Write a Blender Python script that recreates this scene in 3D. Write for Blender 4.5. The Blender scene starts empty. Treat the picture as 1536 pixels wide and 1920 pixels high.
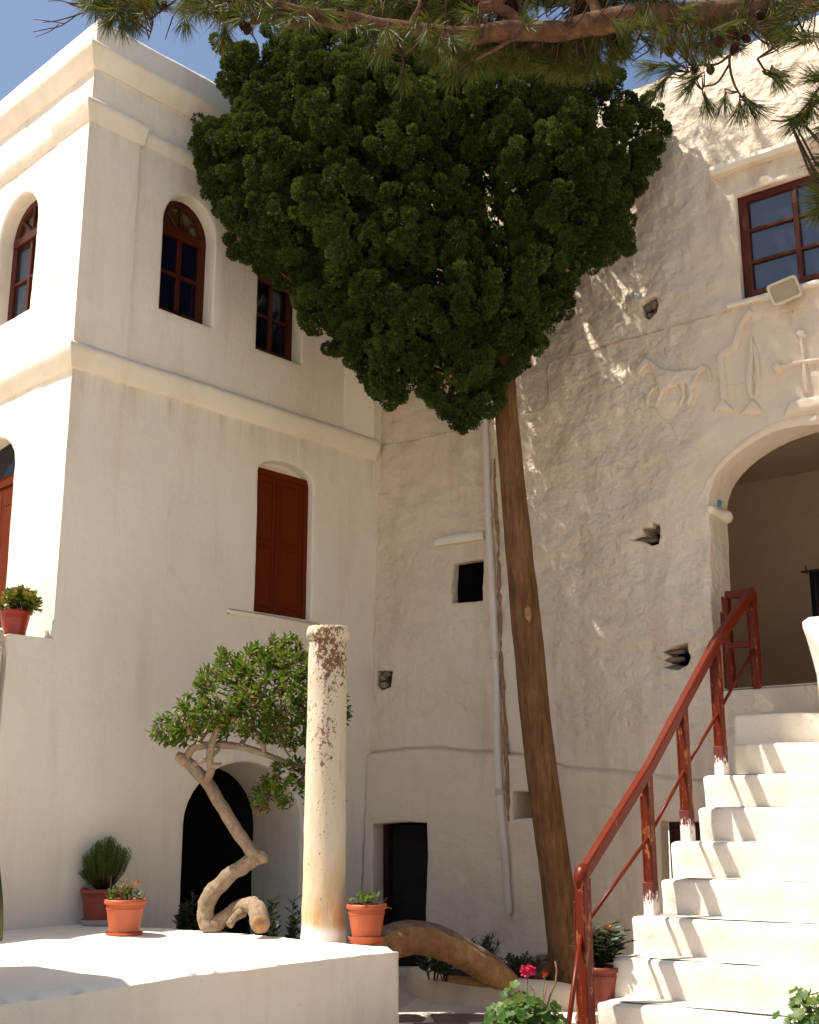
import bpy, math, random
import numpy as np
from mathutils import Vector, Matrix
from mathutils.geometry import delaunay_2d_cdt

random.seed(7)
RNG = np.random.default_rng(7)
scene = bpy.context.scene
COL = scene.collection

# ------------------------------------------------------------------ camera, sky, sun, exposure
F, YH, H = 2250.0, 1535.0, 1.38            # focal length and horizon in photo pixels, eye height in metres
PITCH = math.atan((YH - 960) / F)
cam_d = bpy.data.cameras.new('camera')
cam_d.sensor_fit = 'VERTICAL'
cam_d.sensor_height = 36.0
cam_d.lens = F / 1920.0 * 36.0
cam_d.clip_start = 0.05
cam_d.clip_end = 2000.0
cam = bpy.data.objects.new('camera', cam_d)
COL.objects.link(cam)
cam.location = (0, 0, H)
cam.rotation_euler = (math.pi / 2 + PITCH, 0, 0)
scene.camera = cam

SUN_EL = math.radians(58)
SUN_H = (-0.9992, -0.040)                   # horizontal direction towards the sun
wd_ = bpy.data.worlds.new('World')
scene.world = wd_
wd_.use_nodes = True
nt = wd_.node_tree
sky = nt.nodes.new('ShaderNodeTexSky')
sky.sky_type = 'NISHITA'
sky.sun_disc = False
sky.sun_elevation = SUN_EL
sky.sun_rotation = math.atan2(SUN_H[0], SUN_H[1])
sky.air_density = 1.0
sky.dust_density = 1.8
sky.ozone_density = 1.0
bg = nt.nodes['Background']
bg.inputs['Strength'].default_value = 0.096
nt.links.new(sky.outputs[0], bg.inputs['Color'])

sun_d = bpy.data.lights.new('sun', 'SUN')
sun_d.energy = 5.0
sun_d.angle = math.radians(0.53)
sun_d.color = (1.0, 0.96, 0.89)
sun = bpy.data.objects.new('sun', sun_d)
COL.objects.link(sun)
sdir = Vector((SUN_H[0] * math.cos(SUN_EL), SUN_H[1] * math.cos(SUN_EL), math.sin(SUN_EL))).normalized()
sun.rotation_euler = sdir.to_track_quat('Z', 'Y').to_euler()
sun.location = (-8, -3, 14)

vs = scene.view_settings
vs.view_transform = 'Standard'
vs.look = 'None'
vs.exposure = 0.69
vs.gamma = 1.0
cy = scene.cycles
cy.use_denoising = True
cy.max_bounces = 6
cy.diffuse_bounces = 4
cy.glossy_bounces = 4
cy.transmission_bounces = 4
cy.transparent_max_bounces = 4
cy.caustics_reflective = False
cy.caustics_refractive = False
cy.sample_clamp_indirect = 8.0
cy.use_light_tree = False
cy.adaptive_threshold = 0.02

# ------------------------------------------------------------------ photo pixel -> place
CP, SP = math.cos(PITCH), math.sin(PITCH)
def ray(x, y):
    cx, cyy = (x - 768) / F, (960 - y) / F
    return (cx, CP - cyy * SP, SP + cyy * CP)
def at_z(x, y, z):
    d = ray(x, y); t = (z - H) / d[2]
    return Vector((d[0] * t, d[1] * t, z))
def at_y(x, y, Y):
    d = ray(x, y); t = Y / d[1]
    return Vector((d[0] * t, Y, H + d[2] * t))
def on_plane(x, y, P, d):
    r = ray(x, y)
    det = -r[0] * d[1] + d[0] * r[1]
    t = (-P[0] * d[1] + d[0] * P[1]) / det
    s = (r[0] * t - P[0]) * d[0] + (r[1] * t - P[1]) * d[1]
    return s, H + r[2] * t
def proj(p):
    Z = p[2] - H
    w = p[1] * CP + Z * SP; u = -p[1] * SP + Z * CP
    return 768 + F * p[0] / w, 960 - F * u / w, w
def vp_dir(vx):
    a = ((vx - 768) / F, 1 / CP); n = math.hypot(*a)
    return (a[0] / n, a[1] / n)

# ------------------------------------------------------------------ numpy noise
_PERM = np.random.default_rng(3).random(65536)
def _h(ix, iy, iz):
    return _PERM[(ix * 73856093 ^ iy * 19349663 ^ iz * 83492791) & 65535]
def vnoise(p, sc=1.0):
    p = np.asarray(p, float) * sc + 1000.5
    i = np.floor(p).astype(np.int64); f = p - i; f = f * f * (3 - 2 * f)
    r = 0
    for dx in (0, 1):
        for dy in (0, 1):
            for dz in (0, 1):
                w = (f[:, 0] if dx else 1 - f[:, 0]) * (f[:, 1] if dy else 1 - f[:, 1]) * (f[:, 2] if dz else 1 - f[:, 2])
                r = r + w * _h(i[:, 0] + dx, i[:, 1] + dy, i[:, 2] + dz)
    return r * 2 - 1
def fbm(p, sc=1.0, n=3):
    r = 0; a = 1.0
    for k in range(n):
        r = r + a * vnoise(np.asarray(p) + 17.3 * k, sc); sc *= 2.1; a *= 0.5
    return r

# ------------------------------------------------------------------ objects
def tag(o, label=None, cat=None, group=None, kind=None):
    if label: o['label'] = label
    if cat: o['category'] = cat
    if group: o['group'] = group
    if kind: o['kind'] = kind
    return o
def empty(name, loc, label, cat, group=None):
    o = bpy.data.objects.new(name, None)
    o.location = loc
    o.empty_display_size = 0.1
    COL.objects.link(o)
    return tag(o, label, cat, group)
def adopt(o, parent, world=True):
    o.parent = parent
    if world and parent.type == 'EMPTY': o.matrix_parent_inverse = Matrix.Translation(-parent.location)
    return o
def mk(name, V, Fc, mat, parent=None, smooth=True, world=True):
    me = bpy.data.meshes.new(name)
    if isinstance(V, np.ndarray): V = V.tolist()
    if isinstance(Fc, np.ndarray): Fc = Fc.tolist()
    me.from_pydata([tuple(v) for v in V], [], [tuple(f) for f in Fc])
    me.update()
    if smooth: me.polygons.foreach_set('use_smooth', [True] * len(me.polygons))
    if mat is not None: me.materials.append(mat)
    o = bpy.data.objects.new(name, me)
    COL.objects.link(o)
    if parent is not None: adopt(o, parent, world)
    return o
def sharp(o, ang=35):
    me = o.data
    me.polygons.foreach_set('use_smooth', [True] * len(me.polygons))
    try: me.set_sharp_from_angle(angle=math.radians(ang))
    except Exception: pass
    return o
class MB:
    """collects verts and faces of one mesh"""
    def __init__(s): s.v = []; s.f = []
    def add(s, v, f):
        n = len(s.v); s.v += [tuple(p) for p in v]; s.f += [tuple(i + n for i in q) for q in f]; return s
    def build(s, name, mat, parent=None, smooth=True, world=True): return mk(name, s.v, s.f, mat, parent, smooth, world)
def box_vf(o, ax, ay, az, x0, x1, y0, y1, z0, z1, bev=0.0):
    """box in the frame (o; ax, ay, az) with chamfered edges"""
    o = Vector(o); ax, ay, az = Vector(ax), Vector(ay), Vector(az)
    P = lambda x, y, z: o + ax * x + ay * y + az * z
    if bev <= 0:
        v = [P(x, y, z) for z in (z0, z1) for y in (y0, y1) for x in (x0, x1)]
        return v, [(0, 2, 3, 1), (4, 5, 7, 6), (0, 1, 5, 4), (2, 6, 7, 3), (0, 4, 6, 2), (1, 3, 7, 5)]
    b = min(bev, (x1 - x0) * .45, (y1 - y0) * .45, (z1 - z0) * .45)
    v = []; ix = {}
    for i, (x, sx) in enumerate(((x0, 1), (x1, -1))):
        for j, (y, sy) in enumerate(((y0, 1), (y1, -1))):
            for k, (z, sz) in enumerate(((z0, 1), (z1, -1))):
                ix[i, j, k, 0] = len(v); v.append(P(x, y + sy * b, z + sz * b))
                ix[i, j, k, 1] = len(v); v.append(P(x + sx * b, y, z + sz * b))
                ix[i, j, k, 2] = len(v); v.append(P(x + sx * b, y + sy * b, z))
    f = []
    for i in (0, 1): f.append([ix[i, 0, 0, 0], ix[i, 1, 0, 0], ix[i, 1, 1, 0], ix[i, 0, 1, 0]])
    for j in (0, 1): f.append([ix[0, j, 0, 1], ix[1, j, 0, 1], ix[1, j, 1, 1], ix[0, j, 1, 1]])
    for k in (0, 1): f.append([ix[0, 0, k, 2], ix[1, 0, k, 2], ix[1, 1, k, 2], ix[0, 1, k, 2]])
    for i in (0, 1):
        for j in (0, 1): f.append([ix[i, j, 0, 0], ix[i, j, 0, 1], ix[i, j, 1, 1], ix[i, j, 1, 0]])
    for i in (0, 1):
        for k in (0, 1): f.append([ix[i, 0, k, 0], ix[i, 0, k, 2], ix[i, 1, k, 2], ix[i, 1, k, 0]])
    for j in (0, 1):
        for k in (0, 1): f.append([ix[0, j, k, 1], ix[0, j, k, 2], ix[1, j, k, 2], ix[1, j, k, 1]])
    for i in (0, 1):
        for j in (0, 1):
            for k in (0, 1): f.append([ix[i, j, k, 0], ix[i, j, k, 1], ix[i, j, k, 2]])
    return v, f
def fix_normals(o):
    import bmesh
    bm = bmesh.new(); bm.from_mesh(o.data)
    bmesh.ops.recalc_face_normals(bm, faces=bm.faces[:])
    bm.to_mesh(o.data); bm.free(); return o
def bar_vf(p, q, w, h, up=(0, 0, 1), bev=0.006):
    p, q = Vector(p), Vector(q); d = (q - p); L = d.length; d.normalize()
    r = d.cross(Vector(up)); r = r.normalized() if r.length > 1e-5 else Vector((1, 0, 0))
    u = r.cross(d)
    return box_vf(p, d, r, u, 0, L, -w / 2, w / 2, -h / 2, h / 2, bev)
def catmull(pts, n=6):
    P = [Vector(p) for p in pts]; P = [P[0] * 2 - P[1]] + P + [P[-1] * 2 - P[-2]]
    out = []
    for i in range(1, len(P) - 2):
        a, b, c, d = P[i - 1:i + 3]
        for k in range(n):
            t = k / n
            out.append(0.5 * ((2 * b) + (c - a) * t + (2 * a - 5 * b + 4 * c - d) * t * t + (3 * b - a - 3 * c + d) * t ** 3))
    out.append(P[-2]); return out
def interp_r(rad, n, m):
    t = np.linspace(0, len(rad) - 1, m); return np.interp(t, range(len(rad)), rad)
def tube_vf(pts, rad, seg=10, rough=0.0, nsc=12.0, cap=True, seed=0.0, ridge=0.0):
    n = len(pts); rad = interp_r(rad, len(rad), n) if len(rad) != n else rad
    V = []; T = []
    for i in range(n):
        t = (Vector(pts[min(i + 1, n - 1)]) - Vector(pts[max(i - 1, 0)])).normalized(); T.append(t)
    ref = Vector((0, 0, 1)) if abs(T[0].z) < .9 else Vector((1, 0, 0))
    nrm = T[0].cross(ref).normalized()
    for i in range(n):
        if i: nrm = (nrm - T[i] * nrm.dot(T[i])).normalized()
        b = T[i].cross(nrm)
        for k in range(seg):
            a = 2 * math.pi * k / seg
            V.append(Vector(pts[i]) + (nrm * math.cos(a) + b * math.sin(a)) * rad[i])
    V = np.array([tuple(v) for v in V])
    if rough > 0:
        C = np.repeat(np.array([tuple(p) for p in pts]), seg, 0)
        d = V - C
        nz = fbm(V + seed, nsc, 3)
        V = C + d * (1 + rough * nz)[:, None]
    if ridge > 0:
        C = np.repeat(np.array([tuple(p) for p in pts]), seg, 0)
        k = np.tile(np.arange(seg), n); j = np.repeat(np.arange(n), seg)
        rr = vnoise(np.stack([k * .9, j * .07, k * 0 + seed], 1), 1.0)
        V = C + (V - C) * (1 + ridge * rr)[:, None]
    Fc = []
    for i in range(n - 1):
        for k in range(seg):
            k2 = (k + 1) % seg
            Fc.append((i * seg + k, i * seg + k2, (i + 1) * seg + k2, (i + 1) * seg + k))
    if cap:
        Fc.append(tuple(range(seg))[::-1]); Fc.append(tuple(range((n - 1) * seg, n * seg)))
    return V, Fc
def lathe_vf(prof, seg=32, rough=0.0, nsc=8.0, o=(0, 0, 0)):
    V = []; n = len(prof)
    for r, z in prof:
        for k in range(seg):
            a = 2 * math.pi * k / seg; V.append((r * math.cos(a), r * math.sin(a), z))
    V = np.array(V)
    if rough > 0:
        nz = fbm(V, nsc, 3)[:, None] * rough
        L = np.linalg.norm(V[:, :2], axis=1)[:, None] + 1e-6
        V[:, :2] += V[:, :2] / L * nz
    V = V + np.array(o)
    Fc = [(i * seg + k, i * seg + (k + 1) % seg, (i + 1) * seg + (k + 1) % seg, (i + 1) * seg + k) for i in range(n - 1) for k in range(seg)]
    return V, Fc
def scatter(tv, tf, pos, fwd, roll, size):
    """copies of a template (x = along, y = across, z = out) as one vertex and face array"""
    pos = np.asarray(pos, float); fwd = np.asarray(fwd, float); n = len(pos)
    fwd = fwd / (np.linalg.norm(fwd, axis=1)[:, None] + 1e-9)
    ref = np.tile(np.array([0., 0., 1.]), (n, 1)); m = np.abs(fwd[:, 2]) > .95; ref[m] = (1, 0, 0)
    a = np.cross(ref, fwd); a /= np.linalg.norm(a, axis=1)[:, None]; b = np.cross(fwd, a)
    c, s = np.cos(roll)[:, None], np.sin(roll)[:, None]
    ya = a * c + b * s; zb = -a * s + b * c
    tv = np.asarray(tv, float); size = np.asarray(size, float)
    V = pos[:, None] + size[:, None, None] * (tv[None, :, 0:1] * fwd[:, None] + tv[None, :, 1:2] * ya[:, None] + tv[None, :, 2:3] * zb[:, None])
    off = (np.arange(n) * len(tv))
    out = []
    for f in tf: out.append(np.array(f)[None] + off[:, None])
    return V.reshape(-1, 3), out
def mk_cloud(name, V, flist, mat, parent, smooth=False):
    """numpy mesh from arrays of equally sized faces"""
    me = bpy.data.meshes.new(name)
    loops = np.concatenate([f.ravel() for f in flist]).astype(np.int32)
    sizes = np.concatenate([np.full(len(f), f.shape[1]) for f in flist]).astype(np.int32)
    starts = np.concatenate([[0], np.cumsum(sizes)[:-1]]).astype(np.int32)
    me.vertices.add(len(V)); me.vertices.foreach_set('co', np.asarray(V, np.float32).ravel())
    me.loops.add(len(loops)); me.loops.foreach_set('vertex_index', loops)
    me.polygons.add(len(sizes)); me.polygons.foreach_set('loop_start', starts)
    try: me.polygons.foreach_set('loop_total', sizes)
    except Exception: pass
    me.update(calc_edges=True)
    me.polygons.foreach_set('use_smooth', [smooth] * len(sizes))
    me.materials.append(mat)
    o = bpy.data.objects.new(name, me); COL.objects.link(o)
    if parent is not None: adopt(o, parent, True)
    return o
def rand_dirs(n):
    v = RNG.normal(size=(n, 3)); return v / np.linalg.norm(v, axis=1)[:, None]
def in_poly(P, poly):
    P = np.asarray(P, float); poly = np.asarray(poly, float)
    x, y = P[:, 0], P[:, 1]; ins = np.zeros(len(P), bool); j = len(poly) - 1
    for i in range(len(poly)):
        xi, yi = poly[i]; xj, yj = poly[j]
        c = ((yi > y) != (yj > y)) & (x < (xj - xi) * (y - yi) / (yj - yi + 1e-12) + xi)
        ins ^= c; j = i
    return ins
def dist_poly(P, poly, closed=True):
    P = np.asarray(P, float); poly = np.asarray(poly, float); n = len(poly)
    D = np.full(len(P), 1e9)
    for i in range(n if closed else n - 1):
        a = poly[i]; b = poly[(i + 1) % n]; ab = b - a; L = ab @ ab + 1e-12
        t = np.clip(((P - a) @ ab) / L, 0, 1)
        D = np.minimum(D, np.linalg.norm(P - (a + t[:, None] * ab), axis=1))
    return D
def resample(poly, sp, closed=True):
    out = []; n = len(poly)
    for i in range(n if closed else n - 1):
        a = np.array(poly[i], float); b = np.array(poly[(i + 1) % n], float)
        k = max(1, int(math.ceil(np.linalg.norm(b - a) / sp)))
        for j in range(k): out.append(a + (b - a) * j / k)
    if not closed: out.append(np.array(poly[-1], float))
    return np.array(out)
def area2(poly):
    p = np.asarray(poly); q = np.roll(p, -1, 0); return float(np.sum(p[:, 0] * q[:, 1] - q[:, 0] * p[:, 1]))
def ccw(poly):
    p = np.asarray(poly, float); return p if area2(p) > 0 else p[::-1]
def offset_poly(poly, d):
    """grow a ccw polygon by d"""
    p = np.asarray(poly, float); e1 = p - np.roll(p, 1, 0); e2 = np.roll(p, -1, 0) - p
    n1 = np.stack([e1[:, 1], -e1[:, 0]], 1); n2 = np.stack([e2[:, 1], -e2[:, 0]], 1)
    n1 /= np.linalg.norm(n1, axis=1)[:, None] + 1e-9; n2 /= np.linalg.norm(n2, axis=1)[:, None] + 1e-9
    m = n1 + n2; m /= np.linalg.norm(m, axis=1)[:, None] + 1e-9
    c = np.clip((m * n1).sum(1), .5, 1)
    return p + m * (d / c)[:, None]
def cdt_fill(outline, holes, sp, extra=None, jitter=.3):
    """triangulate a polygon with holes, dense inside; returns 2d verts, tris, index lists of hole rims"""
    outline = resample(ccw(outline), sp)
    pts = [outline]; edges = []; n = len(outline)
    edges += [(i, (i + 1) % n) for i in range(n)]; rims = []; base = n
    hl = []
    for h in holes:
        h = ccw(h); m = len(h); pts.append(h); hl.append(h)
        edges += [(base + i, base + (i + 1) % m) for i in range(m)]; rims.append((base, m)); base += m
    lo, hi = outline.min(0), outline.max(0)
    gx, gy = np.meshgrid(np.arange(lo[0] + sp / 2, hi[0], sp), np.arange(lo[1] + sp / 2, hi[1], sp))
    g = np.stack([gx.ravel(), gy.ravel()], 1); g += RNG.uniform(-jitter, jitter, g.shape) * sp
    k = in_poly(g, outline) & (dist_poly(g, outline) > sp * .45)
    for h in hl: k &= ~in_poly(g, h) & (dist_poly(g, h) > sp * .45)
    if extra is not None and len(extra):
        ex = np.asarray(extra)
        ke = in_poly(ex, outline) & (dist_poly(ex, outline) > .01)
        for h in hl: ke &= ~in_poly(ex, h) & (dist_poly(ex, h) > .01)
        pts_extra = ex[ke]
    else: pts_extra = np.zeros((0, 2))
    allp = np.concatenate(pts + [pts_extra, g[k]])
    vo, eo, fo, ov, oe, of = delaunay_2d_cdt([Vector(p) for p in allp], edges, [], 0, 1e-5)
    v2 = np.array([tuple(v) for v in vo]); tri = np.array([tuple(f) for f in fo])
    c = v2[tri].mean(1); keep = in_poly(c, outline)
    for h in hl: keep &= ~in_poly(c, h)
    tri = tri[keep]
    back = {}
    for i, o in enumerate(ov):
        for q in o: back[q] = i
    rim = [[back[b + i] for i in range(m)] for b, m in rims]
    return v2, tri, rim
def wall_panel(name, outline, holes, mapf, mat, parent, sp=.05, rnd=.02, extra=None):
    """a wall with rounded openings; holes = [(polygon, depth)]; mapf(pts2, depth array) -> xyz, depth goes into the wall"""
    hs = []
    for h, dep in holes: hs.append(ccw(resample(ccw(h), .045)))
    rims2 = [offset_poly(h, rnd) for h in hs]
    v2, tri, rim = cdt_fill(outline, rims2, sp, extra)
    V = [mapf(v2, np.zeros(len(v2)))]; Fc = tri.tolist(); n = len(v2)
    for (h0, dep), h, r2, ri in zip(holes, hs, rims2, rim):
        m = len(h); rings = []
        for a in (30, 60, 90):
            a = math.radians(a)
            rings.append((offset_poly(h, rnd * (1 - math.sin(a))), rnd * (1 - math.cos(a))))
        steps = max(1, int(dep / .08))
        for k in range(1, steps + 1): rings.append((h, rnd + (dep - rnd) * k / steps))
        prev = ri
        for p2, d in rings:
            V.append(mapf(p2, np.full(m, d))); cur = list(range(n, n + m)); n += m
            for i in range(m): Fc.append((prev[i], cur[i], cur[(i + 1) % m], prev[(i + 1) % m]))
            prev = cur
    V = np.concatenate(V)
    return fix_normals(mk(name, V, Fc, mat, parent))
def relief_vf(poly, mapf, hgt, edge, sp=.012, strokes=None):
    """pillow of plaster over an outline (or over strokes of some half width) in wall coordinates"""
    if strokes is not None:
        poly = strokes
    v2, tri, _ = cdt_fill(poly, [], sp, None, .2)
    D = dist_poly(v2, ccw(poly))
    t = np.clip(D / edge, 0, 1); hh = hgt * np.sqrt(np.clip(1 - (1 - t) ** 2, 0, 1)) - .012 * (D < 1e-4)
    return mapf(v2, -hh), tri
def stroke_poly(pts, wid):
    p = np.asarray(pts, float); wid = np.interp(np.linspace(0, 1, len(p)), np.linspace(0, 1, len(wid)), wid)
    t = np.gradient(p, axis=0); t /= np.linalg.norm(t, axis=1)[:, None]; nn = np.stack([-t[:, 1], t[:, 0]], 1)
    return np.concatenate([p + nn * wid[:, None], (p - nn * wid[:, None])[::-1]])
def smooth2(pts, n=5, closed=False):
    pp = [Vector((p[0], p[1], 0)) for p in pts]
    if closed: pp = pp + [pp[0]]
    o = catmull(pp, n); o = o[:-1] if closed else o
    return np.array([(v.x, v.y) for v in o])

# ------------------------------------------------------------------ materials
def new_mat(name):
    m = bpy.data.materials.new(name); m.use_nodes = True
    t = m.node_tree; b = t.nodes['Principled BSDF']
    return m, t, b
def N(t, typ, **kw):
    n = t.nodes.new(typ)
    for k, v in kw.items():
        if k.startswith('i_'): n.inputs[k[2:].replace('_', ' ')].default_value = v
        else: setattr(n, k, v)
    return n
def pos_node(t, scale=(1, 1, 1), obj=False):
    if obj:
        g = N(t, 'ShaderNodeTexCoord'); src = g.outputs['Object']
    else:
        g = N(t, 'ShaderNodeNewGeometry'); src = g.outputs['Position']
    m = N(t, 'ShaderNodeMapping'); m.inputs['Scale'].default_value = scale
    t.links.new(src, m.inputs['Vector']); return m.outputs[0]
def noise(t, vec, scale, detail=4, rough=.55, dist=0):
    n = N(t, 'ShaderNodeTexNoise'); n.inputs['Scale'].default_value = scale; n.inputs['Detail'].default_value = detail
    n.inputs['Roughness'].default_value = rough; n.inputs['Distortion'].default_value = dist
    t.links.new(vec, n.inputs['Vector']); return n.outputs['Fac']
def ramp(t, fac, stops):
    r = N(t, 'ShaderNodeValToRGB'); e = r.color_ramp.elements
    while len(e) > 1: e.remove(e[0])
    e[0].position = stops[0][0]; e[0].color = tuple(stops[0][1]) + (1,) if len(stops[0][1]) == 3 else stops[0][1]
    for p, c in stops[1:]:
        q = e.new(p); q.color = tuple(c) + (1,) if len(c) == 3 else c
    t.links.new(fac, r.inputs[0]); return r.outputs[0]
def mix(t, fac, a, b, mode='MIX'):
    m = N(t, 'ShaderNodeMix', data_type='RGBA', blend_type=mode)
    for s, v in ((m.inputs[0], fac), (m.inputs[6], a), (m.inputs[7], b)):
        if isinstance(v, (int, float)): s.default_value = v
        elif isinstance(v, tuple): s.default_value = v + (1,) if len(v) == 3 else v
        else: t.links.new(v, s)
    return m.outputs[2]
def bump(t, b, hs):
    prev = None
    for h, dist, st in hs:
        n = N(t, 'ShaderNodeBump'); n.inputs['Distance'].default_value = dist; n.inputs['Strength'].default_value = st
        t.links.new(h, n.inputs['Height'])
        if prev: t.links.new(prev, n.inputs['Normal'])
        prev = n.outputs[0]
    t.links.new(prev, b.inputs['Normal'])
def g3(v): return (v, v, v)
def plaster(name, c1, c2, stain, stain_amt, fine, rough_bump, worn=None, lumpy=False, ledges=(), cracks=0.0):
    m, t, b = new_mat(name)
    p = pos_node(t); pv = pos_node(t, (2.2, 2.2, .35))
    big = noise(t, p, .9, 5, .6, .4); med = noise(t, p, 4.5, 5, .6); st = noise(t, pv, 1.6, 6, .65, .3)
    col = mix(t, ramp(t, big, [(.3, g3(0)), (.7, g3(1))]), c1, c2)
    col = mix(t, ramp(t, st, [(.52, g3(0)), (.72, g3(stain_amt))]), col, stain)
    col = mix(t, ramp(t, med, [(.6, g3(0)), (.8, g3(.35))]), col, tuple(x * .93 for x in c2))
    # old rain streaks and scuffs
    scuff = noise(t, pos_node(t, (1, 1, .5)), 2.6, 9, .72, .8)
    col = mix(t, ramp(t, scuff, [(.60, g3(0)), (.70, g3(.30))]), col, tuple(x * .80 for x in c2))
    speck = noise(t, p, 34, 3, .5); col = mix(t, ramp(t, speck, [(.74, g3(0)), (.78, g3(.55))]), col, (.33, .25, .18))
    # hairline cracks, only here and there
    wv = N(t, 'ShaderNodeTexNoise'); wv.inputs['Scale'].default_value = 3.0; wv.inputs['Detail'].default_value = 5; t.links.new(p, wv.inputs['Vector'])
    ad = N(t, 'ShaderNodeMix', data_type='VECTOR'); ad.inputs[0].default_value = .22; t.links.new(p, ad.inputs[4]); t.links.new(wv.outputs['Color'], ad.inputs[5])
    vo = N(t, 'ShaderNodeTexVoronoi', feature='DISTANCE_TO_EDGE'); vo.inputs['Scale'].default_value = .85; t.links.new(ad.outputs[1], vo.inputs['Vector'])
    ck = N(t, 'ShaderNodeMath', operation='MULTIPLY'); t.links.new(ramp(t, vo.outputs['Distance'], [(0, g3(1)), (.003, g3(0))]), ck.inputs[0])
    t.links.new(ramp(t, noise(t, p, .7, 2, .5), [(.52, g3(0)), (.6, g3(cracks))]), ck.inputs[1])
    col = mix(t, ck.outputs[0], col, (.30, .23, .17))
    # run-off marks below ledges
    if ledges:
        sep = N(t, 'ShaderNodeSeparateXYZ'); t.links.new(p, sep.inputs[0]); run = noise(t, pos_node(t, (1, 1, .05)), 7, 5, .65)
        for zl, ln, am in ledges:
            mr = N(t, 'ShaderNodeMapRange'); mr.inputs[1].default_value = zl - ln; mr.inputs[2].default_value = zl; t.links.new(sep.outputs[2], mr.inputs[0])
            lt = N(t, 'ShaderNodeMath', operation='LESS_THAN'); t.links.new(sep.outputs[2], lt.inputs[0]); lt.inputs[1].default_value = zl + .02
            m1 = N(t, 'ShaderNodeMath', operation='MULTIPLY'); t.links.new(mr.outputs[0], m1.inputs[0]); t.links.new(lt.outputs[0], m1.inputs[1])
            m2 = N(t, 'ShaderNodeMath', operation='MULTIPLY'); t.links.new(m1.outputs[0], m2.inputs[0]); t.links.new(ramp(t, run, [(.45, g3(0)), (.68, g3(am))]), m2.inputs[1])
            col = mix(t, m2.outputs[0], col, (.50, .37, .25))
    if worn:
        wn = noise(t, pos_node(t, (1, 1, 1.6)), 7, 8, .7)
        col = mix(t, ramp(t, wn, [(.66, g3(0)), (.72, g3(.8))]), col, worn)
    t.links.new(col, b.inputs['Base Color']); b.inputs['Roughness'].default_value = .92
    b.inputs['Specular IOR Level'].default_value = .2
    h2 = noise(t, p, 55, 5, .6); h3 = noise(t, pos_node(t, (1, 1, .25)), 26, 3, .5)
    hs = [(noise(t, p, 9, 5, .55), .03, rough_bump)]
    if lumpy:
        at = N(t, 'ShaderNodeAttribute', attribute_name='roughcast')
        for sc, k in ((7.5, .08), (19, .036)):
            h = noise(t, pos_node(t, (1, 1, 1.1)), sc, 3, .5, .1); mm = N(t, 'ShaderNodeMath', operation='MULTIPLY'); t.links.new(h, mm.inputs[0]); t.links.new(at.outputs['Fac'], mm.inputs[1])
            hs.append((mm.outputs[0], k, .62))
    bump(t, b, hs + [(h2, .004, fine), (h3, .006, .35)])
    return m
M = {}
M['plaster'] = plaster('whitewash_smooth', (.86, .775, .645), (.80, .70, .565), (.64, .47, .34), .36, .6, .3, None, False, ((5.06, .55, .55), (7.42, .45, .5), (7.9, .3, .5)))
M['plaster_old'] = plaster('whitewash_rough', (.76, .64, .50), (.68, .55, .41), (.55, .39, .26), .40, .7, .35)
M['plaster_lumpy'] = plaster('whitewash_roughcast', (.76, .64, .50), (.68, .55, .41), (.50, .34, .22), .52, .7, .3, None, True, (), .35)
M['plaster_trim'] = plaster('whitewash_trim', (.84, .75, .61), (.78, .68, .53), (.60, .41, .25), .34, .5, .2)
M['plaster_floor'] = plaster('whitewash_floor', (.87, .81, .71), (.84, .77, .66), (.66, .56, .44), .2, .5, .3)
M['plaster_step'] = plaster('whitewash_step', (.86, .79, .68), (.82, .74, .62), (.62, .48, .35), .22, .6, .3, (.58, .45, .32))
M['tread'] = plaster('worn_tread', (.76, .66, .53), (.70, .59, .46), (.55, .44, .32), .4, .6, .3)
M['grout'] = plaster('limewash_joint', (.70, .64, .55), (.62, .55, .46), (.4, .33, .26), .4, .6, .3)
M['paving'] = plaster('worn_paving', (.55, .47, .38), (.48, .41, .32), (.2, .16, .12), .4, .6, .3)
def simple(name, col, rough=.6, col2=None, sc=8, bumpd=0.0, bsc=30, spec=.4, metal=0.0, obj=False):
    m, t, b = new_mat(name); p = pos_node(t, obj=obj)
    if col2 is None: col2 = tuple(x * .8 for x in col)
    n1 = noise(t, p, sc, 5, .6)
    t.links.new(mix(t, ramp(t, n1, [(.35, g3(0)), (.65, g3(1))]), col, col2), b.inputs['Base Color'])
    b.inputs['Roughness'].default_value = rough; b.inputs['Specular IOR Level'].default_value = spec; b.inputs['Metallic'].default_value = metal
    if bumpd > 0: bump(t, b, [(noise(t, p, bsc, 4, .6), bumpd, .8)])
    return m
def painted_wood(name, col, chip, chip_amt, chipcol, rough=.45, spec=.18):
    m, t, b = new_mat(name); p = pos_node(t); pv = pos_node(t, (1, 1, .12))
    n1 = noise(t, p, 5, 5, .6); n2 = noise(t, pos_node(t, (1, 1, .35)), 24, 8, .72)
    c = mix(t, n1, col, tuple(x * .7 for x in col))
    c = mix(t, ramp(t, n2, [(chip, g3(0)), (chip + .03, g3(chip_amt))]), c, chipcol)
    t.links.new(c, b.inputs['Base Color']); b.inputs['Roughness'].default_value = rough
    b.inputs['Specular IOR Level'].default_value = spec
    bump(t, b, [(noise(t, pv, 40, 4, .6), .003, .6), (n2, .002, .5)])
    return m
M['red_wood'] = painted_wood('red_brown_paint', (.085, .015, .004), .70, .5, (.45, .33, .24))
M['shutter'] = painted_wood('shutter_paint', (.145, .022, .003), .70, .4, (.5, .38, .28), .6, .07)
M['rail'] = painted_wood('rail_paint', (.15, .017, .004), .64, .75, (.40, .13, .05), .35)
M['post'] = painted_wood('post_paint', (.135, .016, .004), .565, .8, (.36, .13, .05), .4)
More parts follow.
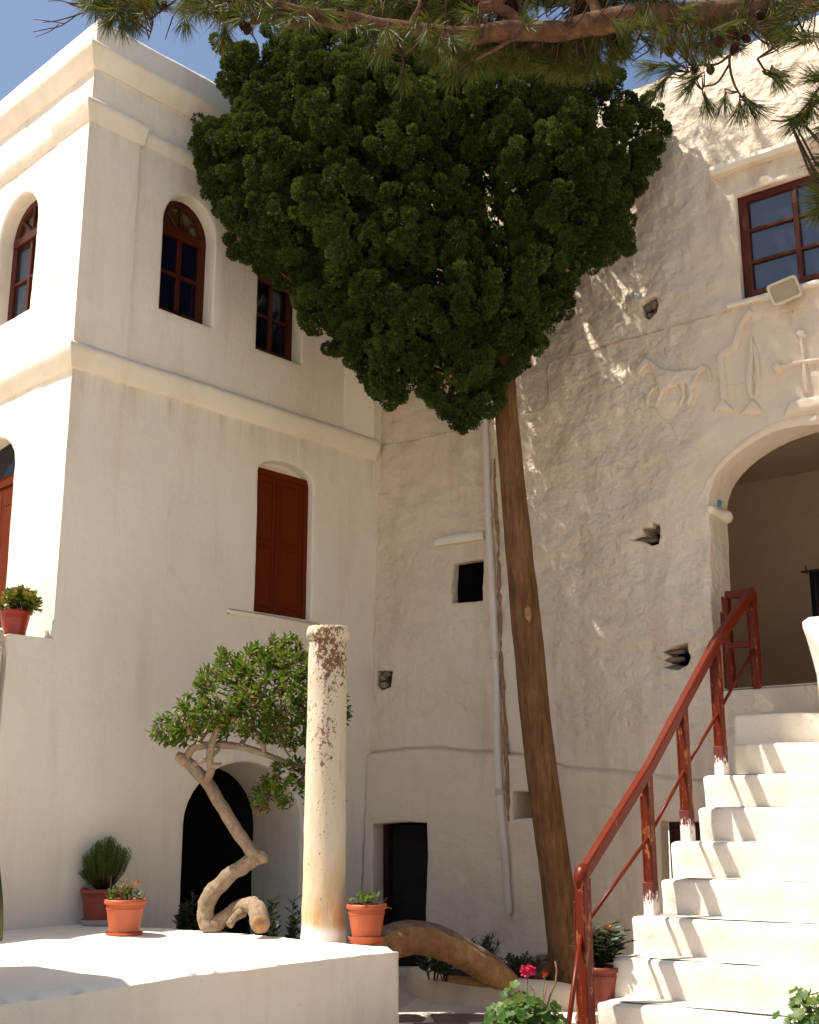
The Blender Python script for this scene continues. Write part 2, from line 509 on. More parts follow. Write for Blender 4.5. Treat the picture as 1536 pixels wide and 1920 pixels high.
def foot_mat():
    m, t, b = new_mat('limewashed_foot'); g = N(t, 'ShaderNodeTexCoord'); sp = N(t, 'ShaderNodeSeparateXYZ'); t.links.new(g.outputs['Generated'], sp.inputs[0])
    n1 = noise(t, pos_node(t, (1, 1, .5)), 45, 6, .7); a = N(t, 'ShaderNodeMath', operation='SUBTRACT'); t.links.new(n1, a.inputs[0]); 
    k = N(t, 'ShaderNodeMath', operation='MULTIPLY'); t.links.new(sp.outputs[2], k.inputs[0]); k.inputs[1].default_value = .55; t.links.new(k.outputs[0], a.inputs[1])
    t.links.new(mix(t, ramp(t, a.outputs[0], [(.16, g3(0)), (.22, g3(1))]), (.125, .014, .006), (.74, .68, .6)), b.inputs['Base Color']); b.inputs['Roughness'].default_value = .7
    return m
M['post_foot'] = foot_mat()
M['dark_door'] = painted_wood('dark_door_paint', (.05, .012, .01), .74, .2, (.1, .04, .03), .5)
def glassy(name, col, ior, rough=.03):
    m, t, b = new_mat(name); b.inputs['Base Color'].default_value = col + (1,)
    b.inputs['Roughness'].default_value = rough; b.inputs['IOR'].default_value = ior; b.inputs['Specular IOR Level'].default_value = .6 if ior > 1.5 else .3
    bump(t, b, [(noise(t, pos_node(t), 2.2, 2, .5), .01, .12)])
    return m
M['glass'] = glassy('window_glass', (.004, .006, .016), 1.33)
M['glass_pale'] = glassy('window_glass_curtain', (.022, .034, .06), 1.62)
M['glass_amber'] = glassy('fanlight_glass', (.055, .035, .015), 1.6, .12)
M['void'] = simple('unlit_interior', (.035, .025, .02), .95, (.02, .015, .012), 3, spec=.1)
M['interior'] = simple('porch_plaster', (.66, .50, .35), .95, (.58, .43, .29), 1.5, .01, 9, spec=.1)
M['terracotta'] = simple('terracotta_plastic', (.44, .095, .030), .5, (.38, .08, .025), 6, .001, 60, .4)
M['terracotta_dark'] = simple('dark_terracotta', (.26, .05, .024), .5, (.2, .04, .02), 6, .001, 60, .4)
M['red_pot'] = simple('glazed_red_pot', (.36, .028, .008), .3, (.28, .02, .007), 9, .001, 40, .5)
M['saucer_grey'] = simple('pale_saucer', (.42, .36, .32), .6, (.35, .3, .26), 9)
M['soil'] = simple('potting_soil', (.05, .032, .02), .95, (.03, .02, .013), 30, .02, 60, .1)
M['rubble'] = simple('rubble_stone', (.30, .235, .17), .9, (.15, .11, .075), 14, .02, 40, .2)
M['slab'] = simple('schist_slab', (.235, .165, .115), .8, (.155, .105, .075), 5, .008, 30, .3)
M['white_plastic'] = simple('cream_plastic', (.62, .54, .40), .4, (.56, .48, .35), 6)
M['lamp_glass'] = simple('dusty_lamp_glass', (.42, .34, .22), .25, (.36, .29, .19), 6, spec=.5)
M['pipe'] = plaster('painted_pipe', (.72, .64, .55), (.66, .58, .49), (.45, .3, .2), .45, .4, .15)
M['rust'] = simple('rust_stain', (.36, .2, .1), .9, (.22, .12, .06), 20, .01, 50)
M['cable'] = simple('limewashed_cable', (.68, .58, .49), .8, (.42, .27, .18), 14)
M['crack'] = simple('dirt_in_crack', (.09, .065, .045), .95, (.05, .035, .025), 20, spec=.1)
def bark(name, c1, c2, c3, zs=.2, sc=14, bd=.02):
    m, t, b = new_mat(name); p = pos_node(t, (1, 1, zs)); q = pos_node(t)
    n1 = noise(t, p, sc, 8, .7, .3); n2 = noise(t, q, 3.5, 4, .6)
    c = ramp(t, n1, [(.28, c2), (.5, c1), (.72, c3)])
    c = mix(t, ramp(t, n2, [(.4, g3(0)), (.7, g3(.5))]), c, c2)
    t.links.new(c, b.inputs['Base Color']); b.inputs['Roughness'].default_value = .9; b.inputs['Specular IOR Level'].default_value = .15
    bump(t, b, [(n1, bd, .8), (noise(t, p, sc * 4, 4, .6), bd * .25, .6)]); return m
M['cypress_bark'] = bark('cypress_bark', (.27, .13, .052), (.11, .05, .022), (.38, .22, .10), .10, 26, .09)
M['pine_bark'] = bark('pine_bark', (.15, .075, .04), (.06, .03, .018), (.25, .135, .07), .8, 16, .03)
M['smooth_bark'] = bark('pale_smooth_bark', (.37, .265, .175), (.20, .13, .08), (.47, .36, .25), .8, 26, .035)
M['cut_wood'] = bark('cut_wood', (.38, .20, .085), (.14, .075, .035), (.5, .29, .14), .8, 22, .01)
M['log'] = bark('peeled_log', (.42, .22, .09), (.22, .105, .045), (.56, .34, .17), .9, 13, .05)
M['log_bark'] = bark('log_bark', (.20, .13, .09), (.11, .07, .05), (.32, .23, .17), .8, 14, .02)
M['twig'] = simple('twig_bark', (.09, .05, .032), .9, (.06, .032, .02), 10, spec=.15)
M['twig_pale'] = simple('pale_twig', (.24, .145, .08), .9, (.17, .1, .055), 10, spec=.15)
M['cone'] = simple('pine_cone', (.075, .035, .018), .8, (.045, .02, .012), 14, spec=.2)
def leaf(name, c1, c2, c3, rough=.5, trans=.25, spec=.4, sc=6.0, sunlit_clump=None):
    m, t, b = new_mat(name); g = N(t, 'ShaderNodeNewGeometry')
    r = g.outputs['Random Per Island']; n1 = noise(t, pos_node(t), sc, 3, .6)
    c = ramp(t, r, [(0, c1), (.55, c2), (1, c3)])
    c = mix(t, ramp(t, n1, [(.35, g3(0)), (.7, g3(.55))]), c, c1)
    if sunlit_clump: c = mix(t, ramp(t, noise(t, pos_node(t), 2.3, 3, .6), [(.5, g3(0)), (.66, g3(.75))]), c, sunlit_clump)  # lighter noise patches paint sunlit lobes into the foliage colour
    b.inputs['Roughness'].default_value = rough; b.inputs['Specular IOR Level'].default_value = spec
    t.links.new(c, b.inputs['Base Color'])
    if trans > 0:
        tr = N(t, 'ShaderNodeBsdfTranslucent'); t.links.new(mix(t, .5, c, (.16, .2, .02)), tr.inputs[0])
        ms = N(t, 'ShaderNodeMixShader'); ms.inputs[0].default_value = trans
        t.links.new(b.outputs[0], ms.inputs[1]); t.links.new(tr.outputs[0], ms.inputs[2])
        t.links.new(ms.outputs[0], t.nodes['Material Output'].inputs[0])
    return m
M['cypress_leaf'] = leaf('cypress_foliage', (.012, .024, .004), (.042, .068, .011), (.105, .13, .02), .65, .12, .15, 3.4, (.10, .135, .022))
M['pine_needle'] = leaf('pine_needles', (.026, .04, .006), (.085, .10, .012), (.23, .17, .024), .5, .25, .25, 5)
M['pitt_leaf'] = leaf('glossy_leaf', (.05, .095, .008), (.095, .165, .011), (.23, .27, .022), .48, .3, .25, 5)
M['dry_leaf'] = leaf('dry_leaf', (.20, .085, .03), (.27, .13, .035), (.34, .25, .05), .6, .25, .3, 5)
M['thyme_leaf'] = leaf('rosemary_leaf', (.085, .17, .016), (.13, .225, .024), (.19, .27, .035), .6, .2, .3, 5)
M['ger_leaf'] = leaf('geranium_leaf', (.04, .095, .010), (.075, .145, .015), (.15, .20, .025), .5, .3, .35, 8)
M['aeonium'] = leaf('succulent_leaf', (.10, .16, .018), (.19, .21, .02), (.36, .15, .025), .35, .2, .45, 9)
M['dark_plant'] = leaf('dark_shrub_leaf', (.014, .03, .011), (.022, .045, .014), (.034, .06, .018), .45, .15, .4, 6)
M['petal_pink'] = simple('pink_petal', (.72, .045, .12), .6, (.6, .03, .1), 40, spec=.2)
M['petal_red'] = simple('red_petal', (.65, .012, .012), .6, (.5, .01, .01), 40, spec=.2)
M['petal_orange'] = simple('orange_petal', (.6, .2, .04), .6, (.5, .15, .03), 40, spec=.2)

# ------------------------------------------------------------------ plan of the court
ZT = 0.60                                                   # terrace level
_r = ray(185, 1737); PR = (_r[0] * 9.75 / _r[1], 9.75)      # foot of the shaded house wall
DR = Vector(vp_dir(2873)); DR = Vector((DR.x, DR.y, 0))     # along the shaded wall, away from the camera
s_, _ = on_plane(140, 640, PR, DR); CN = Vector((PR[0], PR[1], 0)) + DR * s_      # street corner of the house
s_, _ = on_plane(690, 1500, PR, DR); IC = Vector((PR[0], PR[1], 0)) + DR * s_     # inner corner of the court
DLv = vp_dir(-1620); DL = Vector((DLv[0], DLv[1], 0))       # along the sunlit wall
DOv = vp_dir(-2250); DO = Vector((-DOv[0], -DOv[1], 0))     # along the old wall, towards the right
NR = Vector((DR.y, -DR.x, 0)); NL = Vector((-DL.y, DL.x, 0)); NO = Vector((DO.y, -DO.x, 0))
if NL.y > 0: NL = -NL
if NO.y > 0: NO = -NO
SI = (IC - CN).dot(DR)                                       # length of the shaded wall up to the inner corner
def pR(x, y): return on_plane(x, y, CN, DR)
def pL(x, y): return on_plane(x, y, CN, DL)
def pO(x, y): return on_plane(x, y, IC, DO)
aDR, aDL, aDO, aNR, aNL, aNO = [np.array(v) for v in (DR, DL, DO, NR, NL, NO)]
aCN, aIC = np.array(CN), np.array(IC)
def flat_map(o, d, n, amp=.006, sc=1.6, amp2=.002):
    def f(p2, dep):
        p2 = np.asarray(p2, float); dep = np.asarray(dep, float)
        V = o + p2[:, 0:1] * d + np.stack([0 * p2[:, 1], 0 * p2[:, 1], p2[:, 1]], 1) - n * dep[:, None]
        dis = amp * fbm(V, sc, 3) + amp2 * vnoise(V, 14)
        return V + n * dis[:, None]
    return f
mapR = flat_map(aCN, aDR, aNR)
mapL = flat_map(aCN, aDL, aNL)
def arch_poly(s0, s1, z0, zs, zt, n=14):
    """opening s0..s1 from z0, springing at zs, crown at zt"""
    c = (s0 + s1) / 2; r = (s1 - s0) / 2
    p = [(s0, z0), (s1, z0)]
    for k in range(n + 1):
        a = math.pi * k / n
        p.append((c + r * math.cos(a), zs + (zt - zs) * math.sin(a)))
    return p

# ------------------------------------------------------------------ ground
def build_ground():
    g = mk('courtyard_ground', [(-150, -150, 0), (150, -150, 0), (150, 150, 0), (-150, 150, 0)], [(0, 1, 2, 3)], M['paving'], None, False)
    tag(g, kind='structure')
    mk('joint_wash', [(p[0], p[1], .004) for p in COURT], [tuple(range(len(COURT)))], M['grout'], g, False)
    # schist slabs with limewashed joints
    cell = .46; rnd_ = random.Random(5)
    for i in range(-4, 12):
        for j in range(8, 26):
            row = j * cell * .78
            x0 = i * cell + (j % 2) * .2 + rnd_.uniform(-.05, .05); y0 = row
            w = cell - .07; h = cell * .78 - .07
            pts = []
            for (ax, ay) in ((0, 0), (.5, -.05), (1, 0), (1.04, .5), (1, 1), (.5, 1.04), (0, 1), (-.04, .5)):
                pts.append((x0 + ax * w + rnd_.uniform(-.03, .03), y0 + ay * h + rnd_.uniform(-.03, .03)))
            c = Vector((x0 + w / 2, y0 + h / 2, 0))
            if in_poly([(c.x, c.y)], COURT)[0] == False: continue
            V = [(p[0], p[1], .0) for p in pts] + [(p[0] + (c.x - p[0]) * .04, p[1] + (c.y - p[1]) * .04, .014 + rnd_.uniform(0, .006)) for p in pts]
            n = 8; Fc = [(k, (k + 1) % n, n + (k + 1) % n, n + k) for k in range(n)] + [tuple(range(n, 2 * n))]
            mk('paving_slab', V, Fc, M['slab'], g, False)
    return g
TC = at_z(748, 1772, ZT); TL = at_z(0, 1870, ZT)
TB = at_z(335, 1741, ZT)
COURT = [(TC.x + .03, TC.y - .1), (TC.x - .1, 6.0), (1.2, 6.0), (1.75, 7.3), (1.6, 9.35), (.1, 10.3), (-.2, 9.0)]
ground = build_ground()

# ------------------------------------------------------------------ the white house on the left
house = empty('whitewashed_house', (CN.x, CN.y, 0), 'two storey whitewashed house with arched brown windows and moulded cornices', 'house')
Z_STR = pR(137, 668)[1]      # string course
Z_CAP = pR(171, 205)[1]      # pilaster capital
Z_COR = pR(175, 100)[1]      # upper cornice
Z_PAR = 8.33
Z_PIER = pR(60, 1193)[1]
# openings of the shaded wall
sA0, zA = pR(300, 560); sA1 = pR(403, 500)[0]
w1 = arch_poly(sA0, sA1, pR(350, 596)[1], pR(352, 430)[1], pR(352, 366)[1])
sB0 = pR(484, 560)[0]; sB1 = pR(567, 600)[0]
w2 = arch_poly(sB0, sB1, pR(520, 667)[1], pR(525, 520)[1], pR(525, 455)[1])
sS0 = pR(482, 1000)[0]; sS1 = pR(586, 1000)[0]
zS0 = pR(530, 1154)[1]
w3 = arch_poly(sS0, sS1, zS0, pR(535, 893)[1], pR(533, 866)[1], 10)
sD0 = pR(341, 1650)[0]; sD1 = pR(562, 1650)[0]
w4 = arch_poly(sD0, sD1, .12, pR(450, 1545)[1], pR(445, 1428)[1], 18)
OPEN_R = [(w1, .17), (w2, .17), (w3, .12), (w4, .66)]
sp0 = pR(15, 1195)[0]
wall_panel('wall', [(sp0, -.1), (SI + .9, -.1), (SI + .9, Z_PAR - .02), (0.0, Z_PAR - .02), (0.0, Z_PIER), (sp0, Z_PIER)], OPEN_R, mapR, M['plaster'], house, .06, .022)
# sunlit wall
sL1 = pL(64, 470)[0]; sL2 = pL(-6, 500)[0]
l1 = arch_poly(sL1, sL2, pL(30, 592)[1], pL(30, 430)[1], pL(38, 366)[1])
sM1 = pL(20, 960)[0]; sM2 = sM1 + 1.05
l2 = arch_poly(sM1, sM2, 2.0, pL(20, 870)[1], pL(10, 842)[1] + .16, 10)
wall_panel('wall', [(0.0, 1.2), (5.0, 1.2), (5.0, Z_PAR - .02), (0.0, Z_PAR - .02)], [(l1, .17), (l2, .20)], mapL, M['plaster'], house, .06, .022)
# mouldings that run round the corner
def moulding(name, prof, s_left, s_right, sp=.12, mat=None, amp=.006):
    """profile = (outward, z) swept along both walls with a mitre at the corner"""
    mit = (NR + NL); mit = mit / mit.dot(NR)
    st = []
    n = int(s_left / sp)
    for k in range(n, 0, -1): st.append((CN + DL * (s_left * k / n), NL))
    st.append((CN, mit))
    n = int(s_right / sp)
    for k in range(1, n + 1): st.append((CN + DR * (s_right * k / n), NR))
    V = []
    for c, nn in st:
        for o, z in prof: V.append(tuple(c + nn * o + Vector((0, 0, z))))
    V = np.array(V); V += np.array([.3, .3, 1.0]) * (amp * fbm(V, 2.3, 3))[:, None] + .002 * vnoise(V, 18)[:, None]
    m = len(prof)
    Fc = [(i * m + k, (i + 1) * m + k, (i + 1) * m + (k + 1) % m, i * m + (k + 1) % m) for i in range(len(st) - 1) for k in range(m)]
    Fc += [tuple(range(m)), tuple(range((len(st) - 1) * m, len(st) * m))[::-1]]
    return sharp(fix_normals(mk(name, V, Fc, mat or M['plaster_trim'], house)), 50)
moulding('string_course', [(-.05, Z_STR - .10), (.012, Z_STR - .10), (.03, Z_STR - .085), (.075, Z_STR + .03), (.085, Z_STR + .06), (.08, Z_STR + .09), (.03, Z_STR + .13), (-.05, Z_STR + .145)], 4.9, SI + .05)
moulding('upper_cornice', [(-.05, Z_COR - .14), (.02, Z_COR - .14), (.055, Z_COR - .09), (.10, Z_COR + .0), (.112, Z_COR + .03), (.105, Z_COR + .06), (.04, Z_COR + .10), (-.05, Z_COR + .11)], 4.9, SI + .6)
moulding('parapet', [(-.35, Z_COR + .10), (.012, Z_COR + .10), (.004, Z_PAR - .03), (-.02, Z_PAR + .012), (-.06, Z_PAR + .02), (-.33, Z_PAR + .015), (-.35, Z_PAR - .02)], 4.9, SI + .9, mat=M['plaster'], amp=.012)
sP = pR(258, 300)[0]                                           # width of the corner pilaster on the shaded wall
sPL = .5
moulding('frieze_band', [(-.05, Z_CAP - .10), (.01, Z_CAP - .10), (.045, Z_CAP - .03), (.05, Z_CAP + .0), (.045, Z_CAP + .03), (.008, Z_CAP + .06), (-.05, Z_CAP + .065)], 4.9, SI + .6)
moulding('corner_pilaster', [(-.02, Z_STR + .12), (.03, Z_STR + .12), (.03, Z_CAP - .07), (-.02, Z_CAP - .07)], sPL, sP, sp=.1, mat=M['plaster'], amp=.004)
moulding('pilaster_capital', [(-.02, Z_CAP - .13), (.034, Z_CAP - .13), (.05, Z_CAP - .10), (.092, Z_CAP + .0), (.098, Z_CAP + .03), (.09, Z_CAP + .055), (.035, Z_CAP + .085), (-.02, Z_CAP + .09)], sPL + .04, sP + .04)
sq = pR(645, 740)[0]
v, f = box_vf(CN, DR, NR, Vector((0, 0, 1)), sq, SI + .02, -.02, .035, Z_STR + .12, Z_CAP - .08, .012)
mk('end_pilaster', v, f, M['plaster'], house, True); 
# roof slab and the dark rooms behind the openings
def roofpt(a, b): return tuple(CN + DR * a + DL * b + Vector((0, 0, Z_PAR - .3)))
q = .25
mk('roof', [roofpt(q, q), roofpt(SI + .8, q), roofpt(SI + .8, 4.8), roofpt(q, 4.8)], [(0, 1, 2, 3)], M['plaster_trim'], house, False)
def room_vf(o, d, n, s0, s1, z0, z1, d0, d1):
    """an open box behind an opening (no face towards it)"""
    v, f = box_vf(o, d, -n, Vector((0, 0, 1)), s0, s1, d0, d1, z0, z1)
    return v, [q for k, q in enumerate(f) if k != 2]
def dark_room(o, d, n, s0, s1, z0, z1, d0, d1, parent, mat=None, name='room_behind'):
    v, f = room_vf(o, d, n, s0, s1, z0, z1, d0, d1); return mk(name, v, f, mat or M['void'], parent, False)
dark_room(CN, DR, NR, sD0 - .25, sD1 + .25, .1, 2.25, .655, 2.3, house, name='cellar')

def framed_window(root, o, d, n, s0, s1, z0, zs, zt, dep, arched=True, glass='glass', cols=2, rows=2, fan=True, fr=.055):
    """arched casement: frame, transom, muntins, fanlight bars and panes"""
    up = Vector((0, 0, 1)); c = (s0 + s1) / 2; r = (s1 - s0) / 2
    P = lambda s, z, dd: o + d * s + up * z - n * dd
    # outer frame as a swept loop
    outer = np.array(arch_poly(s0 - .012, s1 + .012, z0 - .012, zs, zt + .012, 16) if arched else [(s0 - .01, z0 - .01), (s1 + .01, z0 - .01), (s1 + .01, zt + .01), (s0 - .01, zt + .01)])
    outer = ccw(outer); inner = offset_poly(outer, -fr - .012); m = len(outer)
    V = []; Fc = []
    for ring, dd in ((outer, dep + .06), (outer, dep - .0), (inner, dep - .0), (offset_poly(inner, -.008), dep + .012), (offset_poly(inner, -.008), dep + .06)):
        for p in ring: V.append(P(p[0], p[1], dd))
    for k in range(4):
        for i in range(m): Fc.append((k * m + i, k * m + (i + 1) % m, (k + 1) * m + (i + 1) % m, (k + 1) * m + i))
    win = mk('window', V, Fc, M['red_wood'], root); fix_normals(win); sharp(win, 40)
    i0, i1 = s0 + fr, s1 - fr
    def barr(name, sa, za, sb, zb, w, dd=.0, th=.045):
        p, q_ = P(sa, za, dep + .02 + dd), P(sb, zb, dep + .02 + dd)
        v, f = bar_vf(p, q_, w, th, n, .006) if True else None
        # width lies in the wall plane, thickness across it
        dd_ = (q_ - p).normalized(); side = dd_.cross(n).normalized()
        v, f = box_vf(p, dd_, side, n, 0, (q_ - p).length, -w / 2, w / 2, -th / 2, th / 2, .006)
        return mk(name, v, f, M['red_wood'], win, False)
    ztr = zs + .0 if arched else zt - fr
    top = ztr
    if arched: barr('transom', i0 - .02, ztr, i1 + .02, ztr, .085, -.012, .06)
    else: top = zt - fr * .6
    # casement stiles
    for cc in range(cols + 1):
        ss = i0 + (i1 - i0) * cc / cols
        w = .05 if 0 < cc < cols else .035
        barr('stile' if w > .04 else 'casement_edge', ss + (.012 if cc == 0 else -.012 if cc == cols else 0), z0 + fr * .6, ss + (.012 if cc == 0 else -.012 if cc == cols else 0), top, w)
    for rr in range(1, rows):
        zz = z0 + fr + (top - z0 - fr) * rr / rows
        barr('muntin', i0, zz, i1, zz, .034, .003, .04)
    barr('bottom_rail', i0, z0 + fr + .02, i1, z0 + fr + .02, .05)
    # panes
    for cc in range(cols):
        for rr in range(rows):
            a0, a1 = i0 + (i1 - i0) * cc / cols + .004, i0 + (i1 - i0) * (cc + 1) / cols - .004
            b0, b1 = z0 + fr + (top - z0 - fr) * rr / rows + .003, z0 + fr + (top - z0 - fr) * (rr + 1) / rows - .003
            v, f = box_vf(o, d, -n, up, a0, a1, dep + .028, dep + .034, b0, b1)
            # tiny tilt per pane, as hand-set glass has
            t0 = random.uniform(-.004, .004); v = [Vector(p) - n * (t0 * (1 if k % 2 else -1)) for k, p in enumerate(v)]
            mk('pane', v, f, M[glass], win, False)
    if arched and fan:
        for a in (45, 90, 135):
            a = math.radians(a)
            barr('fan_bar', c, zs + .03, c + (r - fr) * math.cos(a), zs + (zt - zs - fr) * math.sin(a), .026)
        p2 = [(c + (r - fr * .6) * math.cos(math.pi * k / 12), zs + .02 + (zt - zs - fr * .8) * math.sin(math.pi * k / 12)) for k in range(13)]
        mk('fanlight_pane', [P(a, b, dep + .03) for a, b in p2], [tuple(range(13))], M['glass_amber'], win, False)
    return win
def opening_dims(poly):
    p = np.array(poly); return p[:, 0].min(), p[:, 0].max(), p[:, 1].min(), p[:, 1].max()
a = opening_dims(w1); framed_window(house, CN, DR, NR, a[0], a[1], a[2], pR(352, 430)[1], a[3], .15)
a = opening_dims(w2); framed_window(house, CN, DR, NR, a[0], a[1], a[2], pR(525, 520)[1], a[3], .15)
a = opening_dims(l1); framed_window(house, CN, DL, NL, a[0], a[1], a[2], pL(30, 430)[1] - .02, a[3], .15, glass='glass_pale')
# closed shutters
def panelled(root, name, o, d, n, s0, s1, z0, z1, dep, rows, mat, parent=None):
    v, f = box_vf(o, d, -n, Vector((0, 0, 1)), s0, s1, dep, dep + .035, z0, z1, .004)
    lf = mk(name, v, f, mat, parent or root, False)
    st = .055; 
    for k, (a, b) in enumerate(rows):
        za, zb = z0 + (z1 - z0) * a, z0 + (z1 - z0) * b
        v, f = box_vf(o, d, -n, Vector((0, 0, 1)), s0 + st, s1 - st, dep - .012, dep + .01, za, zb, .010)
        mk('raised_panel', v, f, mat, lf, False)
        for (x0, x1, y0, y1) in ((s0 + st - .016, s0 + st - .002, za - .016, zb + .016), (s1 - st + .002, s1 - st + .016, za - .016, zb + .016), (s0 + st - .002, s1 - st + .002, za - .016, za - .002), (s0 + st - .002, s1 - st + .002, zb + .002, zb + .016)):
            v, f = box_vf(o, d, -n, Vector((0, 0, 1)), x0, x1, dep - .008, dep + .01, y0, y1, .003)
            mk('panel_bead', v, f, mat, lf, False)
    return lf
zsh = pR(535, 893)[1]
mid = sS0 + (sS1 - sS0) * .43
v, f = box_vf(CN, DR, -NR, Vector((0, 0, 1)), sS0 - .01, sS1 + .01, .075, .13, zsh - .01, zsh + .05, .005)
mk('shutter_head', v, f, M['shutter'], house, False)
ROWS = [(.05, .47), (.53, .95)]
panelled(house, 'shutter', CN, DR, NR, sS0 + .005, mid - .003, zS0 + .01, zsh - .012, .085, ROWS, M['shutter'])
panelled(house, 'shutter', CN, DR, NR, mid + .003, sS1 - .05, zS0 + .01, zsh - .012, .085, ROWS, M['shutter'])
v, f = box_vf(CN, DR, -NR, Vector((0, 0, 1)), sS1 - .048, sS1 + .004, .07, .13, zS0 + .008, zsh - .012, .005)
mk('shutter_jamb', v, f, M['shutter'], house, False)
v, f = box_vf(CN, DR, -NR, Vector((0, 0, 1)), sS0 - .02, sS1 + .02, .125, .14, zS0 - .02, zsh + .3)
mk('lunette_back', v, f, M['plaster'], house, False)
zz = zS0
v, f = box_vf(CN, DR, NR, Vector((0, 0, 1)), pR(425, 1140)[0], sS1 + .12, -.03, .022, zz - .07, zz - .015, .014)
mk('sill', v, f, M['plaster_trim'], house, True)
# balcony door on the sunlit wall
a = opening_dims(l2)
v, f = box_vf(CN, DL, -NL, Vector((0, 0, 1)), a[0] - .01, a[1] + .01, .16, .2, a[3] - .42, a[3] - .32, .006); mk('door_head', v, f, M['shutter'], house, False)
v, f = box_vf(CN, DL, -NL, Vector((0, 0, 1)), a[0] - .01, a[0] + .07, .15, .2, 2.0, a[3] - .25, .006); mk('door_jamb', v, f, M['shutter'], house, False)
v, f = box_vf(CN, DL, -NL, Vector((0, 0, 1)), a[0], a[1], .205, .212, a[3] - .32, a[3] + .01); mk('fanlight_pane', v, f, M['glass'], house, False)
panelled(house, 'door', CN, DL, NL, a[0] + .075, a[0] + .52, 2.0, a[3] - .425, .175, [(.05, .3), (.36, .92)], M['shutter'])
panelled(house, 'door', CN, DL, NL, a[0] + .525, a[1] - .02, 2.0, a[3] - .425, .175, [(.05, .3), (.36, .92)], M['shutter'])

# balcony mass with its pier, left of the street corner
balcony = empty('stair_balcony', (CN.x - .6, CN.y - .5, 0), 'plain white masonry pier and balcony wall below the sunlit house front', 'balcony')
sp0 = pR(15, 1195)[0]
mapB = flat_map(aCN - aNR * .004, aDR, aNR, .006)
def thick_wall(name, s0, s1, z0, z1, o0, o1, parent, mat, sp=.08, bev=.02):
    v, f = box_vf(CN, DR, NR, Vector((0, 0, 1)), s0, s1, o0, o1, z0, z1, bev)
    o = mk(name, v, f, mat, parent)
    return o
thick_wall('pier', sp0 + .004, -.002, -.1, Z_PIER + .004, -.32, -.02, balcony, M['plaster'])
thick_wall('balcony_wall', sp0 - 2.4, sp0 - .003, -.1, Z_PIER - .10, -.36, -.012, balcony, M['plaster'])
thick_wall('parapet_block', sp0 - .9, sp0 - .05, pR(5, 1284)[1], Z_PIER + .03, -.28, .05, balcony, M['plaster'])
thick_wall('balcony_floor', sp0 - 2.4, -.3, 1.2, 1.98, -4.0, -.37, balcony, M['plaster_trim'])

# ------------------------------------------------------------------ the old battered building with the arched porch
BAT = .040
def pO(x, y):
    r = ray(x, y); n = NO
    t = (IC.dot(n) - BAT * (H - 1.6)) / (r[0] * n.x + r[1] * n.y + BAT * r[2])
    p = Vector((r[0] * t, r[1] * t, H + r[2] * t))
    return (p - IC).dot(DO), p.z
LEDGE = [pO(*q) for q in ((660, 1414), (700, 1413), (760, 1406), (830, 1404), (880, 1411), (935, 1412), (1000, 1420), (1060, 1441), (1180, 1450), (1320, 1468), (1400, 1480))]
LEDGE_S = np.array([q[0] for q in LEDGE]); LEDGE_Z = np.array([q[1] for q in LEDGE])
Z_OTOP = pO(1178, 152)[1]
RC = pO(1500, 700)
def mapO(p2, dep):
    p2 = np.asarray(p2, float); dep = np.asarray(dep, float); s, z = p2[:, 0], p2[:, 1]
    V = aIC + s[:, None] * aDO + np.stack([0 * z, 0 * z, z], 1)
    off = -BAT * (z - 1.6)
    q = np.clip((z - (Z_OTOP - 1.1)) / 1.1, 0, 1.2); off = off - .16 * q * q                 # the shoulder of the roof leans back
    zl = np.interp(s, LEDGE_S, LEDGE_Z)
    k = np.clip((zl - z) / .05 + .5, 0, 1); k = k * k * (3 - 2 * k)
    off = off + .04 * k
    inside = dep > .03
    crk = np.exp(-((z - zl - .012) / .009) ** 2) * (s < 2.2) + .6 * np.exp(-((z - zl - .012) / .009) ** 2) * (s >= 2.2)
    off = off - .045 * crk
    amp = .35 + .65 * np.clip((z - zl) / .4, 0, 1)
    rel = np.exp(-np.clip((np.abs(s - RC[0]) - .55) / .35, 0, 9) ** 2) * np.exp(-np.clip((np.abs(z - RC[1] + .1) - .45) / .3, 0, 9) ** 2)
    amp = amp * (1 - .72 * rel)
    V0 = V
    W = V0 * np.array([1, 1, 1.15])
    rough = .024 * fbm(W, 2.1, 2) + .016 * vnoise(W, 6.3) + .014 * np.abs(vnoise(W + 5, 10.0)) + .009 * vnoise(W + 9, 17.0)
    rough = rough * amp * np.where(inside, .45, 1.0)
    return V0 + aNO * (off + rough - dep)[:, None]
oldb = empty('old_stone_building', tuple(IC + DO * 3), 'old rough whitewashed building with battered wall, arched porch and plaster reliefs', 'building')
aS0 = pO(1336, 1150)[0]; aC, aZT = pO(1522, 783); aZS = pO(1322, 948)[1]
Z_LAND = 2.394
arch = arch_poly(aS0, 2 * aC - aS0, Z_LAND - .05, aZS, aZT, 26)
def px_poly(pts): return [pO(*p) for p in pts]
rw0 = pO(1386, 470)[0]; rwz0 = pO(1398, 562)[1]; rwz1 = pO(1385, 368)[1]
rwin = [(rw0, rwz0), (rw0 + 1.45, rwz0), (rw0 + 1.45, rwz1), (rw0, rwz1)]
swin = px_poly([(849, 1131), (905, 1126), (906, 1049), (850, 1057)])
door = px_poly([(704, 1815), (806, 1815), (802, 1700), (806, 1600), (804, 1543), (760, 1541), (704, 1546)])
zd = .05; door = [(p[0], max(p[1], zd)) for p in door]
niche = px_poly([(967, 1536), (1012, 1533), (1012, 1484), (966, 1484)])
door2s = pO(1243, 1570)[0]; d2z = pO(1260, 1540)[1]
door2 = [(door2s, .3), (door2s + .75, .3), (door2s + .75, d2z), (door2s, d2z)]
